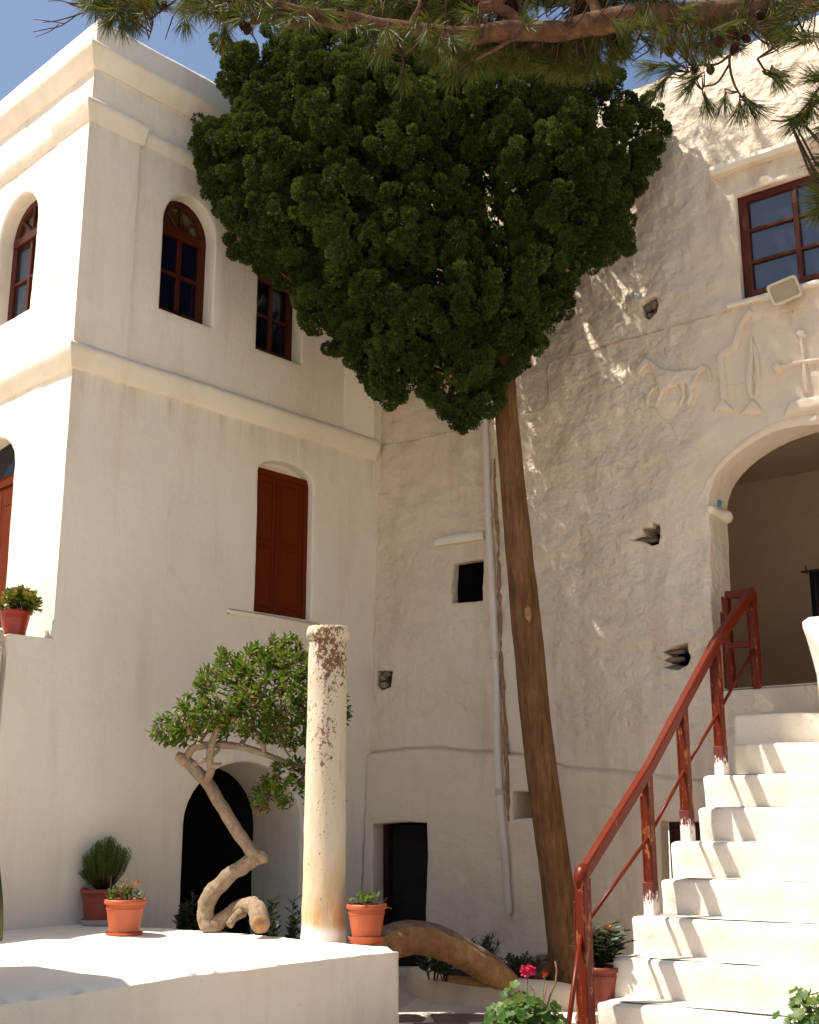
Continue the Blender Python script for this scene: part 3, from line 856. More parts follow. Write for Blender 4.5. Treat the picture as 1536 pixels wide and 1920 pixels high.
# ragged putlog holes, traced from the photograph onto the wall
hA = px_poly([(1184, 1012), (1205, 1002), (1203, 990), (1222, 988), (1222, 980), (1236, 984), (1236, 1006), (1233, 1019), (1218, 1022), (1206, 1015)])
hB = px_poly([(1241, 1222), (1256, 1216), (1270, 1210), (1290, 1206), (1290, 1222), (1295, 1232), (1290, 1246), (1270, 1256), (1244, 1252), (1258, 1244), (1243, 1238), (1256, 1230)])
hC = px_poly([(1203, 572), (1214, 562), (1232, 556), (1236, 572), (1232, 586), (1218, 599), (1207, 594)])
hD = px_poly([(704, 1258), (735, 1258), (732, 1272), (729, 1287), (714, 1294), (704, 1284)])
hE = px_poly([(975, 687), (986, 680), (1000, 684), (990, 690)])
HOLES_O = [(arch, .40), (rwin, .07), (swin, .09), (door, .16), (niche, .34), (door2, .14), (hA, .3), (hB, .3), (hC, .10), (hD, .12), (hE, .1)]
ext = []
for dz in (-.035, -.018, -.004, .004, .012, .020, .030, .045):
    ss = np.arange(0.03, 4.2, .02); ext.append(np.stack([ss, np.interp(ss, LEDGE_S, LEDGE_Z) + dz], 1))
ow = wall_panel('wall', [(.012, -.1), (6.6, -.1), (6.6, Z_OTOP), (.012, Z_OTOP)], HOLES_O, mapO, M['plaster_lumpy'], oldb, .032, .018, np.concatenate(ext))
co = np.zeros(len(ow.data.vertices) * 3); ow.data.vertices.foreach_get('co', co); co = co.reshape(-1, 3)
s_a = (co - aIC) @ aDO; z_a = co[:, 2]; zl_a = np.interp(s_a, LEDGE_S, LEDGE_Z)
amp_a = .25 + .75 * np.clip((z_a - zl_a) / .5, 0, 1)
amp_a *= 1 - .85 * np.exp(-np.clip((np.abs(s_a - RC[0]) - .65) / .35, 0, 9) ** 2) * np.exp(-np.clip((np.abs(z_a - RC[1] + .1) - .5) / .3, 0, 9) ** 2)
amp_a *= 1 - .8 * np.exp(-(np.clip(rw0 - .05 - s_a, 0, 9) / .22) ** 2) * (z_a > rwz0 - .2) * (z_a < rwz1 + .25)
amp_a *= .75 + .45 * vnoise(co, .9)
att = ow.data.attributes.new('roughcast', 'FLOAT', 'POINT'); att.data.foreach_set('value', np.clip(amp_a, 0, 1.3).astype(np.float32))
# roof slope behind the shoulder
e0 = mapO(np.array([(.012 + k * .1607, Z_OTOP) for k in range(42)]), np.zeros(42))
V = np.concatenate([e0, e0 - aNO * .5 + np.array([0, 0, .18]), e0 - aNO * 3.5 + np.array([0, 0, .5])])
mk('roof', V, [(r * 42 + k, r * 42 + k + 1, (r + 1) * 42 + k + 1, (r + 1) * 42 + k) for r in (0, 1) for k in range(41)], M['plaster_old'], oldb)
bat = lambda z: NO * (-BAT * (z - 1.6))
def oroom(name, s0, s1, z0, z1, d0, d1, mat):
    v, f = room_vf(IC + bat((z0 + z1) / 2), DO, NO, s0, s1, z0, z1, d0, d1)
    return mk(name, v, f, mat, oldb, False)
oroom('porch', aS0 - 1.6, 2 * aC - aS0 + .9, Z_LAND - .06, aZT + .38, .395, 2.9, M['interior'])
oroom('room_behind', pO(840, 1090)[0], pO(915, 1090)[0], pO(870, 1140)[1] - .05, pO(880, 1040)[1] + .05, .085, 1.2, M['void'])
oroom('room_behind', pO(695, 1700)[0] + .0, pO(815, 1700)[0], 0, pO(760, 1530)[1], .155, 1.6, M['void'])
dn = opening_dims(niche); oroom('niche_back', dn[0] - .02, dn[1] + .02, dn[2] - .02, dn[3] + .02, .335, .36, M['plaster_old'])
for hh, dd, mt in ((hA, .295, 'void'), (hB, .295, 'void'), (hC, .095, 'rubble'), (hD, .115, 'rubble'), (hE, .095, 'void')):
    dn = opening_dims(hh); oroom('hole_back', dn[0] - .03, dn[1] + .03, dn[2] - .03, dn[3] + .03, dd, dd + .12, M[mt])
def stone(name, c, r, mat, parent, seed=0, squash=(1, 1, 1), amp=.35, seg=8):
    V = []; 
    for i in range(seg + 1):
        th = math.pi * i / seg
        for k in range(seg + 2):
            a = 2 * math.pi * k / (seg + 2)
            V.append((math.sin(th) * math.cos(a), math.sin(th) * math.sin(a), math.cos(th)))
    V = np.array(V); V = np.sign(V) * np.abs(V) ** .75
    V = V * (1 + amp * fbm(V + seed, 1.3, 3))[:, None] * r * np.array(squash) + np.array(tuple(c)); m = seg + 2
    Fc = [(i * m + k, i * m + (k + 1) % m, (i + 1) * m + (k + 1) % m, (i + 1) * m + k) for i in range(seg) for k in range(m)]
    return mk(name, V, Fc, mat, parent)
def o_at(x, y, dep=0.0): 
    s, z = pO(x, y); return IC + DO * s + Vector((0, 0, z)) + bat(z) - NO * dep
k = 0
for (x, y, r) in ((1212, 575, .045), (1224, 568, .05), (1217, 590, .04), (1228, 583, .035), (712, 1270, .045), (720, 1263, .05), (716, 1284, .05)):
    k += 1; stone('rubble', o_at(x, y, .06), r, M['rubble'], oldb, k * 3.1, (1, .8, .7))
# flat stone tongues left in the two big putlog holes
for (x, y, x2, y2, w) in ((1188, 1014, 1222, 1008, .018), (1206, 993, 1226, 985, .02), (1244, 1224, 1272, 1218, .02), (1244, 1238, 1272, 1232, .022), (1246, 1252, 1276, 1250, .02)):
    p, q_ = o_at(x, y, .035), o_at(x2, y2, .13); k += 1
    v, f = tube_vf(catmull([p, (p + q_) / 2, q_], 4), [w * .5, w * 1.1, w], 7, .25, 14, True, k)
    mk('loose_stone', v, f, M['rubble'], oldb)
# slabs over the small window and over the casement
def slab_px(name, x0, y0, x1, y1, zh, proj_, parent=oldb):
    (s0, z0), (s1, z1) = pO(x0, y0), pO(x1, y1); z = (z0 + z1) / 2
    n = 14; V = []
    for i in range(n + 1):
        s = s0 + (s1 - s0) * i / n
        for (o, dz) in ((-.06, -zh), (proj_ * .75, -zh), (proj_, -zh * .6), (proj_ * .9, -zh * .15), (proj_ * .3, 0.02), (-.06, .03)):
            b = IC + DO * s + Vector((0, 0, z + dz)) + bat(z) + NO * (o + .012); V.append(tuple(b))
    V = np.array(V); V += np.array([0, 0, 1.0]) * (.012 * fbm(V, 4, 3))[:, None]; m = 6
    Fc = [(i * m + k, (i + 1) * m + k, (i + 1) * m + (k + 1) % m, i * m + (k + 1) % m) for i in range(n) for k in range(m)] + [tuple(range(m)), tuple(range(n * m, n * m + m))[::-1]]
    return sharp(fix_normals(mk(name, V, Fc, M['plaster_trim'], parent)), 50)
slab_px('lintel_slab', 822, 1015, 912, 994, .07, .05)
slab_px('window_hood', 1340, 318, 1600, 236, .09, .11)
slab_px('window_sill', 1368, 577, 1620, 505, .04, .05)
# casement on the right
class _O: pass
framed_window(oldb, IC + bat((rwz0 + rwz1) / 2), DO, NO, rw0, rw0 + 1.45, rwz0, rwz1, rwz1, .05, arched=False, glass='glass_pale', cols=3, rows=3, fan=False, fr=.06)
# dark door leaves
def odoor(s0, s1, z0, z1, dep, mat, fr=.06):
    o = IC + bat((z0 + z1) / 2)
    v, f = box_vf(o, DO, -NO, Vector((0, 0, 1)), s0, s0 + fr, dep - .03, dep + .04, z0, z1, .005); fr_ = mk('door_frame', v, f, mat, oldb, False)
    v, f = box_vf(o, DO, -NO, Vector((0, 0, 1)), s1 - fr, s1, dep - .03, dep + .04, z0, z1, .005); mk('door_frame', v, f, mat, oldb, False)
    return fr_
dn = opening_dims(door); odoor(dn[0] + .005, dn[1] - .005, dn[2], dn[3], .17, M['dark_door'], .05)
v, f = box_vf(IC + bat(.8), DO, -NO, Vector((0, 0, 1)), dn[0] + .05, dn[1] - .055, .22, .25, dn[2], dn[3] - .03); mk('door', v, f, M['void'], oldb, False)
v, f = box_vf(IC + bat(1.0), DO, -NO, Vector((0, 0, 1)), door2s + .004, door2s + .74, .12, .15, .3, d2z - .004, .003); dd2 = mk('door', v, f, M['dark_door'], oldb, False)
for kk in range(4):
    v, f = box_vf(IC + bat(1.0), DO, -NO, Vector((0, 0, 1)), door2s + .02 + kk * .18, door2s + .18 + kk * .18, .105, .13, .3, d2z - .05, .006); mk('plank', v, f, M['dark_door'], dd2, False)
# impost at the springing of the arch
im0 = IC + bat(aZS) + DO * aS0
V, f = tube_vf([im0 + Vector((0, 0, aZS - .035)) - NO * d + DO * .01 for d in np.linspace(-.005, .40, 9)], [.03, .04, .042, .04, .045, .05, .06, .065, .05], 10, .12, 10)
mk('impost', V, f, M['plaster_trim'], oldb)
# porch pier, niche edge and step seen through the arch
pb = IC + bat(3.4)
sA = aS0 + .10
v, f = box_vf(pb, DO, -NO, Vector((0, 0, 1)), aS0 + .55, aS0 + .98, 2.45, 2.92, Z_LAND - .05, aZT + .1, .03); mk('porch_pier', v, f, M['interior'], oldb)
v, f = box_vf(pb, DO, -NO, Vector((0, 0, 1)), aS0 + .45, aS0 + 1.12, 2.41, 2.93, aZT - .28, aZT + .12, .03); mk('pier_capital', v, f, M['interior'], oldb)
# plaster reliefs over the arch
def zr(pts): return [pO(1150 + x * .2605, 500 + y * .2605) for x, y in pts]
def relief(name, poly, h, e, sp=.012):
    V, f = relief_vf(poly, mapO, h, e, sp); return mk(name, V, f, M['plaster_old'], oldb)
horse = [(178, 790), (170, 760), (205, 690), (225, 655), (255, 658), (285, 680), (320, 710), (350, 735), (420, 752), (500, 758), (560, 742), (605, 735), (640, 712), (690, 720), (715, 780), (712, 850), (695, 855), (690, 790), (668, 752), (640, 760), (622, 800), (600, 850), (580, 890), (585, 930), (550, 1000), (520, 1005), (545, 940), (545, 880), (530, 850), (525, 900), (530, 940), (500, 1000), (470, 1000), (500, 930), (490, 880), (480, 855), (420, 885), (385, 890), (360, 930), (330, 1020), (300, 1025), (325, 930), (330, 885), (300, 890), (275, 930), (258, 1000), (235, 1000), (245, 920), (275, 880), (315, 860), (300, 800), (285, 750), (262, 712), (235, 740), (200, 795)]
relief('horse_relief', zr(horse), .042, .016, .009)
fa = smooth2([(1010, 320), (940, 400), (900, 510), (870, 590), (800, 625), (775, 680), (790, 800), (800, 900), (795, 960)], 5)
relief('figure_relief', stroke_poly(zr(fa), [.028, .042, .038, .034]), 0.036, .016)
fb = smooth2([(1000, 505), (1000, 620), (985, 760), (985, 880), (1010, 960)], 5)
relief('figure_relief', stroke_poly(zr(fb), [.016, .032, .034, .026]), .034, .014)
fc = smooth2([(1010, 520), (1040, 700), (1050, 850), (1020, 960)], 5)
relief('figure_relief', stroke_poly(zr(fc), [.012, .028, .028, .02]), .030, .014)
relief('foot_relief', zr([(715, 1050), (760, 985), (790, 930), (810, 960), (870, 1025), (870, 1045)]), .036, .03)
relief('foot_relief', zr([(910, 1075), (960, 1000), (1000, 950), (1030, 970), (1075, 1030), (1070, 1060)]), .032, .03)
relief('cross_relief', stroke_poly(zr([(1360, 480), (1372, 600), (1385, 760), (1395, 920)]), [.028, .024, .026, .034]), .038, .024)
relief('cross_relief', stroke_poly(zr([(1150, 745), (1230, 725), (1330, 700), (1480, 678), (1600, 655)]), [.03, .026, .026, .026]), .042, .024)
for (x, y) in ((1360, 490), (1190, 735)):
    relief('cross_knob', zr([(x + 48 * math.cos(a), y + 44 * math.sin(a)) for a in np.linspace(0, 2 * math.pi, 9)[:-1]]), .052, .04)
relief('cross_base_relief', zr([(1215, 1095), (1245, 1040), (1260, 985), (1300, 960), (1400, 940), (1500, 925), (1700, 905), (1700, 990), (1480, 1030), (1330, 1065)]), .05, .04)
band = smooth2([(600, 1720), (650, 1600), (760, 1440), (880, 1320), (1000, 1230), (1150, 1150), (1300, 1110), (1480, 1090)], 4)
relief('arch_band', stroke_poly(zr(band), [.02, .03, .04, .05]), .010, .03, .02)
# hairline ornament at the impost
p = o_at(1362, 948, .17); 
# ------------------------------------------------------------------ stair
SD = vp_dir(-2700); SW = Vector((-SD[0], -SD[1], 0)); SA = Vector((-SW.y, SW.x, 0))
if SA.y < 0: SA = -SA
lz = on_plane(1400, 1288, IC, DO); SP0 = IC + DO * lz[0]
RISE, TREAD, G0 = .235, .25, .15
stair = empty('outdoor_staircase', tuple(SP0 - SA * 1.2), 'white masonry staircase with worn edges climbing to the arched porch', 'staircase')
def step_s(x, y, k):
    P = SP0 - SA * (G0 + (k - 1) * TREAD); return on_plane(x, y, P, SW)[0]
NOS = {1: (1374, 1343), 2: (1371, 1397), 3: (1318, 1450), 4: (1307, 1512), 5: (1256, 1577), 6: (1238, 1648), 7: (1182, 1721), 8: (1146, 1797), 9: (1118, 1880), 10: (1090, 1970)}
STEP_Z = {}; STEP_L = {}
for k in range(1, 11):
    z = max(Z_LAND - RISE * k, .045); STEP_Z[k] = z
    sl = step_s(NOS[k][0], NOS[k][1], k); STEP_L[k] = sl
    a_front = -(G0 + (k - 1) * TREAD)
    sr = .62 + .14 * (k - 1)
    depth = TREAD + .05 if k > 1 else G0 + .3
    z0 = max(-.05, z - RISE * 2.2) if k < 9 else -.05
    # rounded, hand-plastered block: cross-section in (a, z) swept along the nosing
    R = .026
    rnd_ = random.Random(k)
    n = 40; V = []
    zlow = z - RISE - .03 if k < 10 else -.05
    prof = [(depth, zlow), (0.012, zlow), (.004, z - RISE * .5)]
    for a_ in (0, 30, 60, 90):
        a_ = math.radians(a_); prof.append((R - R * math.cos(a_) * 1.25 - .0, z - R + R * math.sin(a_)))
    prof += [(.10, z - .004), (depth, z - .006)]
    m = len(prof)
    for i in range(n + 1):
        s = sl + (sr - sl) * (i / n) ** 1.25
        ed = min(1, i / 4.0); shrink = (1 - ed) ** 2
        for (aa, zz_) in prof:
            V.append(tuple(SP0 + SW * (s + .0) + SA * (a_front + aa + .02 * shrink * (1 if aa < .05 else 0)) + Vector((0, 0, zz_ - .012 * shrink * (1 if zz_ > z - .06 else 0)))))
    V = np.array(V); d = .026 * fbm(V + k * 7.7, 2.6, 3) + .005 * vnoise(V, 15)
    aSA = np.array(SA); V = V - aSA * d[:, None] * .9 + np.array([0, 0, 1.0]) * (.009 * fbm(V + 31, 2.2, 2))[:, None]
    Fc = [(i * m + j, (i + 1) * m + j, (i + 1) * m + (j + 1) % m, i * m + (j + 1) % m) for i in range(n) for j in range(m)] + [tuple(range(m)), tuple(range(n * m, n * m + m))[::-1]]
    st = sharp(fix_normals(mk('step', V, Fc, M['plaster_step'], stair)), 60)
    # worn, dusty tread on top of the step
    tv = []; n2 = 24
    for i in range(n2 + 1):
        s = sl + .10 + (sr - sl - .12) * i / n2
        wob = .02 * math.sin(i * 1.3 + k) + .015 * math.sin(i * 2.9 + k * 2)
        for aa in (.032 + wob * .4, TREAD - .02):
            p = SP0 + SW * s + SA * (a_front + aa); tv.append((p.x, p.y, z + .0075))
    mk('tread', tv, [(i * 2, i * 2 + 1, i * 2 + 3, i * 2 + 2) for i in range(n2)], M['tread'], st) if k >= 3 else None
# solid side under the steps
SB = min(STEP_L.values())
for k in range(1, 10):
    a_front = -(G0 + (k - 1) * TREAD)
    v, f = box_vf(SP0, SW, SA, Vector((0, 0, 1)), STEP_L[k] + .02, .55 + .14 * (k - 1), a_front + .03, a_front + TREAD + .04 + (.3 if k == 1 else 0), -.05, STEP_Z[k] - RISE - .028, 0)
    mk('stair_core', v, f, M['plaster_step'], stair, False)
# landing at the threshold of the arch
v, f = box_vf(IC + bat(Z_LAND), DO, NO, Vector((0, 0, 1)), aS0 + .015, 2 * aC - aS0 + .6, -2.85, .02, .6, Z_LAND, .02)
mk('landing', v, f, M['plaster_step'], stair)
# curved end of the right-hand parapet
pe = []
def par(x, y, Yd): return at_y(x, y, Yd)
yb = (SP0 - SA * .05).y - .15
base = SP0 + SW * (.66)
pz = on_plane(1515, 1185, base, SA)
prof = [(0.0, Z_LAND - .28), (.0, Z_LAND - .1), (-.005, Z_LAND + .05), (-.03, Z_LAND + .2), (-.06, Z_LAND + .33), (-.085, Z_LAND + .41), (-.085, Z_LAND + .455), (-.05, Z_LAND + .475), (.2, Z_LAND + .48), (.36, Z_LAND + .46), (.37, Z_LAND - .28)]
sPa = on_plane(1536, 1330, SP0 - SA * .12, SW)[0]
V = []; n = 12
for i in range(n + 1):
    aa = -.12 - .9 * i / n; drop = .0 if i < 2 else .55 * (i - 1) / n
    for o, z in prof: V.append(tuple(SP0 + SW * (sPa + .01 + o + .14 / TREAD * (.9 * i / n)) + SA * aa + Vector((0, 0, z - (drop if z > Z_LAND - .2 else .9 * i / n)))))
V = np.array(V); V += .008 * fbm(V, 4, 3)[:, None]; m = len(prof)
Fc = [(i * m + j, (i + 1) * m + j, (i + 1) * m + (j + 1) % m, i * m + (j + 1) % m) for i in range(n) for j in range(m)] + [tuple(range(m)), tuple(range(n * m, n * m + m))[::-1]]
sharp(fix_normals(mk('parapet', V, Fc, M['plaster_step'], stair)), 50)

# ------------------------------------------------------------------ railing
rail_root = empty('stair_railing', tuple(SP0 - SA * 1.3 + SW * STEP_L[7]), 'red painted wooden stair railing with peeling posts and a thin lower bar', 'railing')
def z_over(p, ypx):
    lo, hi = 0.0, 5.0
    for _ in range(50):
        mid_ = (lo + hi) / 2
        if proj((p.x, p.y, mid_))[1] > ypx: lo = mid_
        else: hi = mid_
    return lo
feet = {}
for k_, n_, x_, y_ in ((2, 7, 1225, 1704), (3, 5, 1293, 1566), (4, 3, 1356, 1443)):
    P_ = SP0 - SA * (G0 + (n_ - 1) * TREAD - .11); feet[k_] = P_ + SW * on_plane(x_, y_, P_, SW)[0]; feet[k_].z = STEP_Z[n_]
s5 = pO(1424, 1285); feet[5] = IC + DO * pO(1422, 1286)[0] + bat(Z_LAND) + NO * -.0; feet[5].z = Z_LAND
feet[6] = IC + DO * (pO(1370, 1280)[0]) + bat(Z_LAND) - NO * .02; feet[6].z = Z_LAND
dirf = (feet[2] - feet[4]); dirf.z = 0; dirf.normalize()
best = min(np.linspace(.1, 1.8, 200), key=lambda t: abs(proj((feet[2].x + dirf.x * t, feet[2].y + dirf.y * t, .6))[0] - 1097))
feet[1] = feet[2] + dirf * best; feet[1].z = 0
tops = {k: Vector((feet[k].x, feet[k].y, z_over(feet[k], y))) for k, y in ((1, 1640), (2, 1447), (3, 1322), (4, 1207), (5, 1109))}
tops[6] = Vector((feet[6].x, feet[6].y, z_over(feet[6], 1114)))
z_ = np.array([tops[k].z for k in (1, 2, 3, 4, 5)])
def post(k, w=.068):
    p = feet[k]; tz = tops[k].z
    u = dirf; r = Vector((-u.y, u.x, 0))
    o = Vector((p.x, p.y, 0))
    v, f = box_vf(o, u, r, Vector((0, 0, 1)), -w / 2, w / 2, -w * .42, w * .42, p.z - .02, tz - .02, .006)
    po = mk('post', v, f, M['post'], rail_root, False)
    v, f = box_vf(o, u, r, Vector((0, 0, 1)), -w * .40, w * .40, -w * .42 - .022, -w * .42 - .002, p.z + .0, tz - .16, .005)
    mk('post_fillet', v, f, M['post'], po, False)
    if k in (2, 3, 4):
        v, f = box_vf(o, u, r, Vector((0, 0, 1)), -w / 2 - .002, w / 2 + .002, -w * .42 - .026, w * .42 + .002, p.z - .01, p.z + .22, .006)
        mk('post_foot', v, f, M['post_foot'], po, False)
    for zz_ in (p.z + .25, p.z + .62):
        c = o + u * 0 - r * (-w * .42 - .0) + Vector((0, 0, zz_))
        if zz_ < tz - .1:
            v, f = tube_vf([o - r * (w * .42 + .02) + Vector((0, 0, zz_)), o - r * (w * .42 + .032) + Vector((0, 0, zz_))], [.008, .007], 8)
            mk('bolt', v, f, M['post'], po)
    return po
for k in (1, 2, 3, 4, 5, 6): post(k, .085 if k == 1 else .068)
# hand rail: one straight beam, bent at the lowest post
pts = [tops[1] + Vector((0, 0, .0)), tops[2], tops[3], tops[4], tops[5]]
for a, b in zip(pts[:-1], pts[1:]):
    d = (b - a).normalized(); v, f = bar_vf(a - d * .012, b + d * .012, .07, .075, (0, 0, 1), .010); mk('hand_rail', v, f, M['rail'], rail_root, False)
V, f = tube_vf([tops[1] + Vector((0, 0, -.085)), tops[1] + Vector((0, 0, -.02)) - dirf * -.012, tops[1] + Vector((0, 0, .012)), tops[1] - dirf * .035 + Vector((0, 0, .035))], [.043, .048, .047, .042], 12, .12, 20)
mk('rail_knuckle', V, f, M['rail'], rail_root)
v, f = bar_vf(tops[5] + Vector((0, 0, -.01)), tops[6] + Vector((0, 0, -.01)), .055, .06, (0, 0, 1), .006); mk('return_rail', v, f, M['rail'], rail_root, False)
v, f = bar_vf(Vector((feet[5].x, feet[5].y, z_over(feet[5], 1208))), Vector((feet[6].x, feet[6].y, z_over(feet[6], 1210))), .04, .05, (0, 0, 1), .005); mk('return_bar', v, f, M['rail'], rail_root, False)
low = {5: 1212, 4: 1333, 3: 1440, 2: 1566, 1: 1738}
lp = {k: Vector((feet[k].x, feet[k].y, z_over(feet[k], y))) for k, y in low.items()}
for a, b in ((5, 4), (4, 3), (3, 2), (2, 1)):
    v, f = tube_vf([lp[a], lp[b]], [.0125, .0125], 8); mk('lower_bar', v, f, M['rail'], rail_root)
foot0 = feet[1] + dirf * .33 - Vector((-dirf.y, dirf.x, 0)) * -.06; foot0.z = .0
pst = Vector((feet[1].x, feet[1].y, z_over(feet[1], 1752)))
v, f = tube_vf([pst + dirf * .035, foot0], [.016, .016], 8); mk('brace_bar', v, f, M['rail'], rail_root)

# ------------------------------------------------------------------ terrace
terr = empty('masonry_terrace', tuple(Vector(((TC.x + TL.x) / 2, (TC.y + TL.y) / 2, 0))), 'raised white plastered terrace with a worn rounded edge carrying the stone column', 'terrace')
e = (TC - TL); e.z = 0; e.normalize()
TLx = TL - e * 2.6
wallR = lambda s, o=.0: CN + DR * s + NR * o
back1 = wallR((TB - CN).dot(DR) - .25, -.03)
outline = [(TLx.x, TLx.y), (TC.x, TC.y), (TB.x, TB.y), (back1.x, back1.y), tuple(wallR(-2.6, -.03))[:2]]
v2, tri, _ = cdt_fill(outline, [], .05)
D = dist_poly(v2, ccw(outline))
def terr_z(p2):
    p3 = np.concatenate([np.asarray(p2), np.zeros((len(p2), 1))], 1)
    z = ZT + .012 * fbm(p3, 1.3, 3)
    b = at_z(232, 1757, ZT); d = np.hypot(p3[:, 0] - b.x, p3[:, 1] - b.y)
    z = z + .03 * np.clip(1.25 - d / .30, 0, 1) ** .7 * (d < .375)
    return z
z = terr_z(v2); ed = np.clip(D / .035, 0, 1); z = z - .030 * (1 - np.sqrt(np.clip(1 - (1 - ed) ** 2, 0, 1)))
mk('terrace_top', np.concatenate([v2, z[:, None]], 1), tri, M['plaster_floor'], terr)
ol = resample(ccw(outline), .05)
zt0 = terr_z(ol) - .030
rows = np.linspace(0, 1, 14); V = []
for r in rows:
    for p, zz_ in zip(ol, zt0): V.append((p[0], p[1], zz_ * (1 - r) - .05 * r))
V = np.array(V); m = len(ol)
nn_ = np.roll(ol, -1, 0) - np.roll(ol, 1, 0); nn_ = np.stack([nn_[:, 1], -nn_[:, 0], 0 * nn_[:, 0]], 1); nn_ /= np.linalg.norm(nn_, axis=1)[:, None]
nn_ = np.tile(nn_, (len(rows), 1)); rr = np.repeat(rows, m)
V = V + nn_ * ((.012 * fbm(V * np.array([1, 1, .4]), 3.2, 3) + .004 * vnoise(V, 17)) * np.clip(rr * 8, 0, 1))[:, None]
mk('terrace_side', V, [(i * m + k, i * m + (k + 1) % m, (i + 1) * m + (k + 1) % m, (i + 1) * m + k) for i in range(len(rows) - 1) for k in range(m)][::1], M['plaster'], terr)
def tz(p): return float(terr_z(np.array([[p[0], p[1]]]))[0])
def on_terr(x, y):
    p = at_z(x, y, ZT)
    for _ in range(4): p = at_z(x, y, tz(p))
    return p

# ------------------------------------------------------------------ stone column
cb = on_terr(606, 1763)
column = empty('stone_column', tuple(cb), 'weathered antique marble column shaft standing on the white terrace', 'column')
def y_top(p, ypx):
    return z_over(p, ypx)
ctop = y_top(cb, 1176); r0 = .146
hc = ctop - cb.z
prof = [(r0 * 1.06, -.02), (r0 * 1.04, .03), (r0 * 1.02, .12), (r0 * 1.0, .3), (r0 * .985, hc * .3), (r0 * .965, hc * .55), (r0 * .94, hc * .8), (r0 * .925, hc - .13), (r0 * .92, hc - .085)]
pr2 = []
for (a, b) in zip(prof[:-1], prof[1:]):
    for k in range(6): pr2.append((a[0] + (b[0] - a[0]) * k / 6, a[1] + (b[1] - a[1]) * k / 6))
pr2.append(prof[-1])
V, f = lathe_vf(pr2, 48, .006, 6, tuple(cb))
def column_mat():
    m, t, b = new_mat('weathered_marble'); g = N(t, 'ShaderNodeNewGeometry'); p = g.outputs['Position']
    pz = pos_node(t, (1, 1, .35)); sep = N(t, 'ShaderNodeSeparateXYZ'); t.links.new(p, sep.inputs[0])
    z = sep.outputs[2]
    def rng(v, a, b_, lo=0., hi=1.):
        r = N(t, 'ShaderNodeMapRange'); r.inputs[1].default_value = a; r.inputs[2].default_value = b_; r.inputs[3].default_value = lo; r.inputs[4].default_value = hi
        t.links.new(v, r.inputs[0]); return r.outputs[0]
    def mth(op, a, b_):
        n = N(t, 'ShaderNodeMath', operation=op)
        for i, q in enumerate((a, b_)):
            if isinstance(q, (int, float)): n.inputs[i].default_value = q
            else: t.links.new(q, n.inputs[i])
        return n.outputs[0]
    lich = noise(t, pos_node(t, (1, 1, .75)), 44, 8, .72, .3); patch = noise(t, pos_node(t, (1, 1, .5)), 5, 4, .6)
    och = noise(t, pz, 12, 6, .65)
    base = mix(t, och, (.69, .59, .45), (.58, .46, .31))
    # ochre lower part, lichen more frequent towards the top
    lo = rng(z, cb.z + .1, cb.z + .65, 1, 0)
    base = mix(t, mth('MULTIPLY', lo, ramp(t, och, [(.35, g3(.2)), (.6, g3(.9))])), base, (.56, .30, .10))
    th = rng(z, cb.z + .4, ctop, .0, .165)
    xs = N(t, 'ShaderNodeSeparateXYZ'); t.links.new(p, xs.inputs[0])
    side = rng(mth('ABSOLUTE', mth('SUBTRACT', xs.outputs[0], cb.x - .01), 0), .0, .16, .06, -.03)
    v = mth('ADD', mth('ADD', mth('MULTIPLY', lich, .7), mth('MULTIPLY', patch, .3)), mth('ADD', th, side))
    base = mix(t, ramp(t, v, [(.655, g3(0)), (.69, g3(.95))]), base, (.17, .072, .03))
    streak = noise(t, pos_node(t, (1, 1, .06)), 30, 5, .6)
    base = mix(t, ramp(t, streak, [(.62, g3(0)), (.74, g3(.6))]), base, (.30, .20, .12))
    wash = rng(mth('ADD', z, mth('MULTIPLY', patch, .12)), cb.z + .11, cb.z + .17, 1, 0)
    base = mix(t, wash, base, (.83, .78, .71))
    t.links.new(base, b.inputs['Base Color']); b.inputs['Roughness'].default_value = .88; b.inputs['Specular IOR Level'].default_value = .2
    bump(t, b, [(noise(t, pz, 20, 6, .65), .012, .5), (lich, .006, .6)]); return m
M['marble'] = column_mat()
mk('shaft', V, f, M['marble'], column)
pr = [(r0 * .92, hc - .10), (r0 * .95, hc - .09), (r0 * 1.04, hc - .075), (r0 * 1.05, hc - .04), (r0 * 1.03, hc - .015), (r0 * .98, hc - .002), (r0 * .7, hc + .004), (0.001, hc + .005)]
V, f = lathe_vf(pr, 48, .012, 11, tuple(cb)); mk('collar', V, f, M['marble'], column)

# ------------------------------------------------------------------ plant helpers
T_LEAF = ([(0, 0, 0), (.35, .16, .03), (.75, .20, .02), (1, 0, -.06), (.75, -.20, .02), (.35, -.16, .03), (.5, 0, -.05)], [(0, 6, 1), (1, 6, 2), (2, 6, 3), (3, 6, 4), (4, 6, 5), (5, 6, 0)])
T_NARROW = ([(0, 0, 0), (.4, .09, .0), (1, 0, -.08), (.4, -.09, .0), (.45, 0, -.03)], [(0, 4, 1), (1, 4, 2), (2, 4, 3), (3, 4, 0)])
T_KITE = ([(0, 0, 0), (.55, .26, .06), (1, 0, -.04), (.55, -.26, .06)], [(0, 2, 1), (0, 3, 2)])
T_SPOON = ([(0, 0, 0), (.45, .13, .03), (.8, .30, .06), (1.0, 0, .03), (.8, -.30, .06), (.45, -.13, .03), (.7, 0, -.03)], [(0, 6, 1), (1, 6, 2), (2, 6, 3), (3, 6, 4), (4, 6, 5), (5, 6, 0)])
T_PETAL = ([(0, 0, 0), (.4, .34, .05), (.85, .40, .02), (1.0, 0, -.02), (.85, -.40, .02), (.4, -.34, .05)], [(0, 3, 2, 1), (0, 5, 4, 3)])
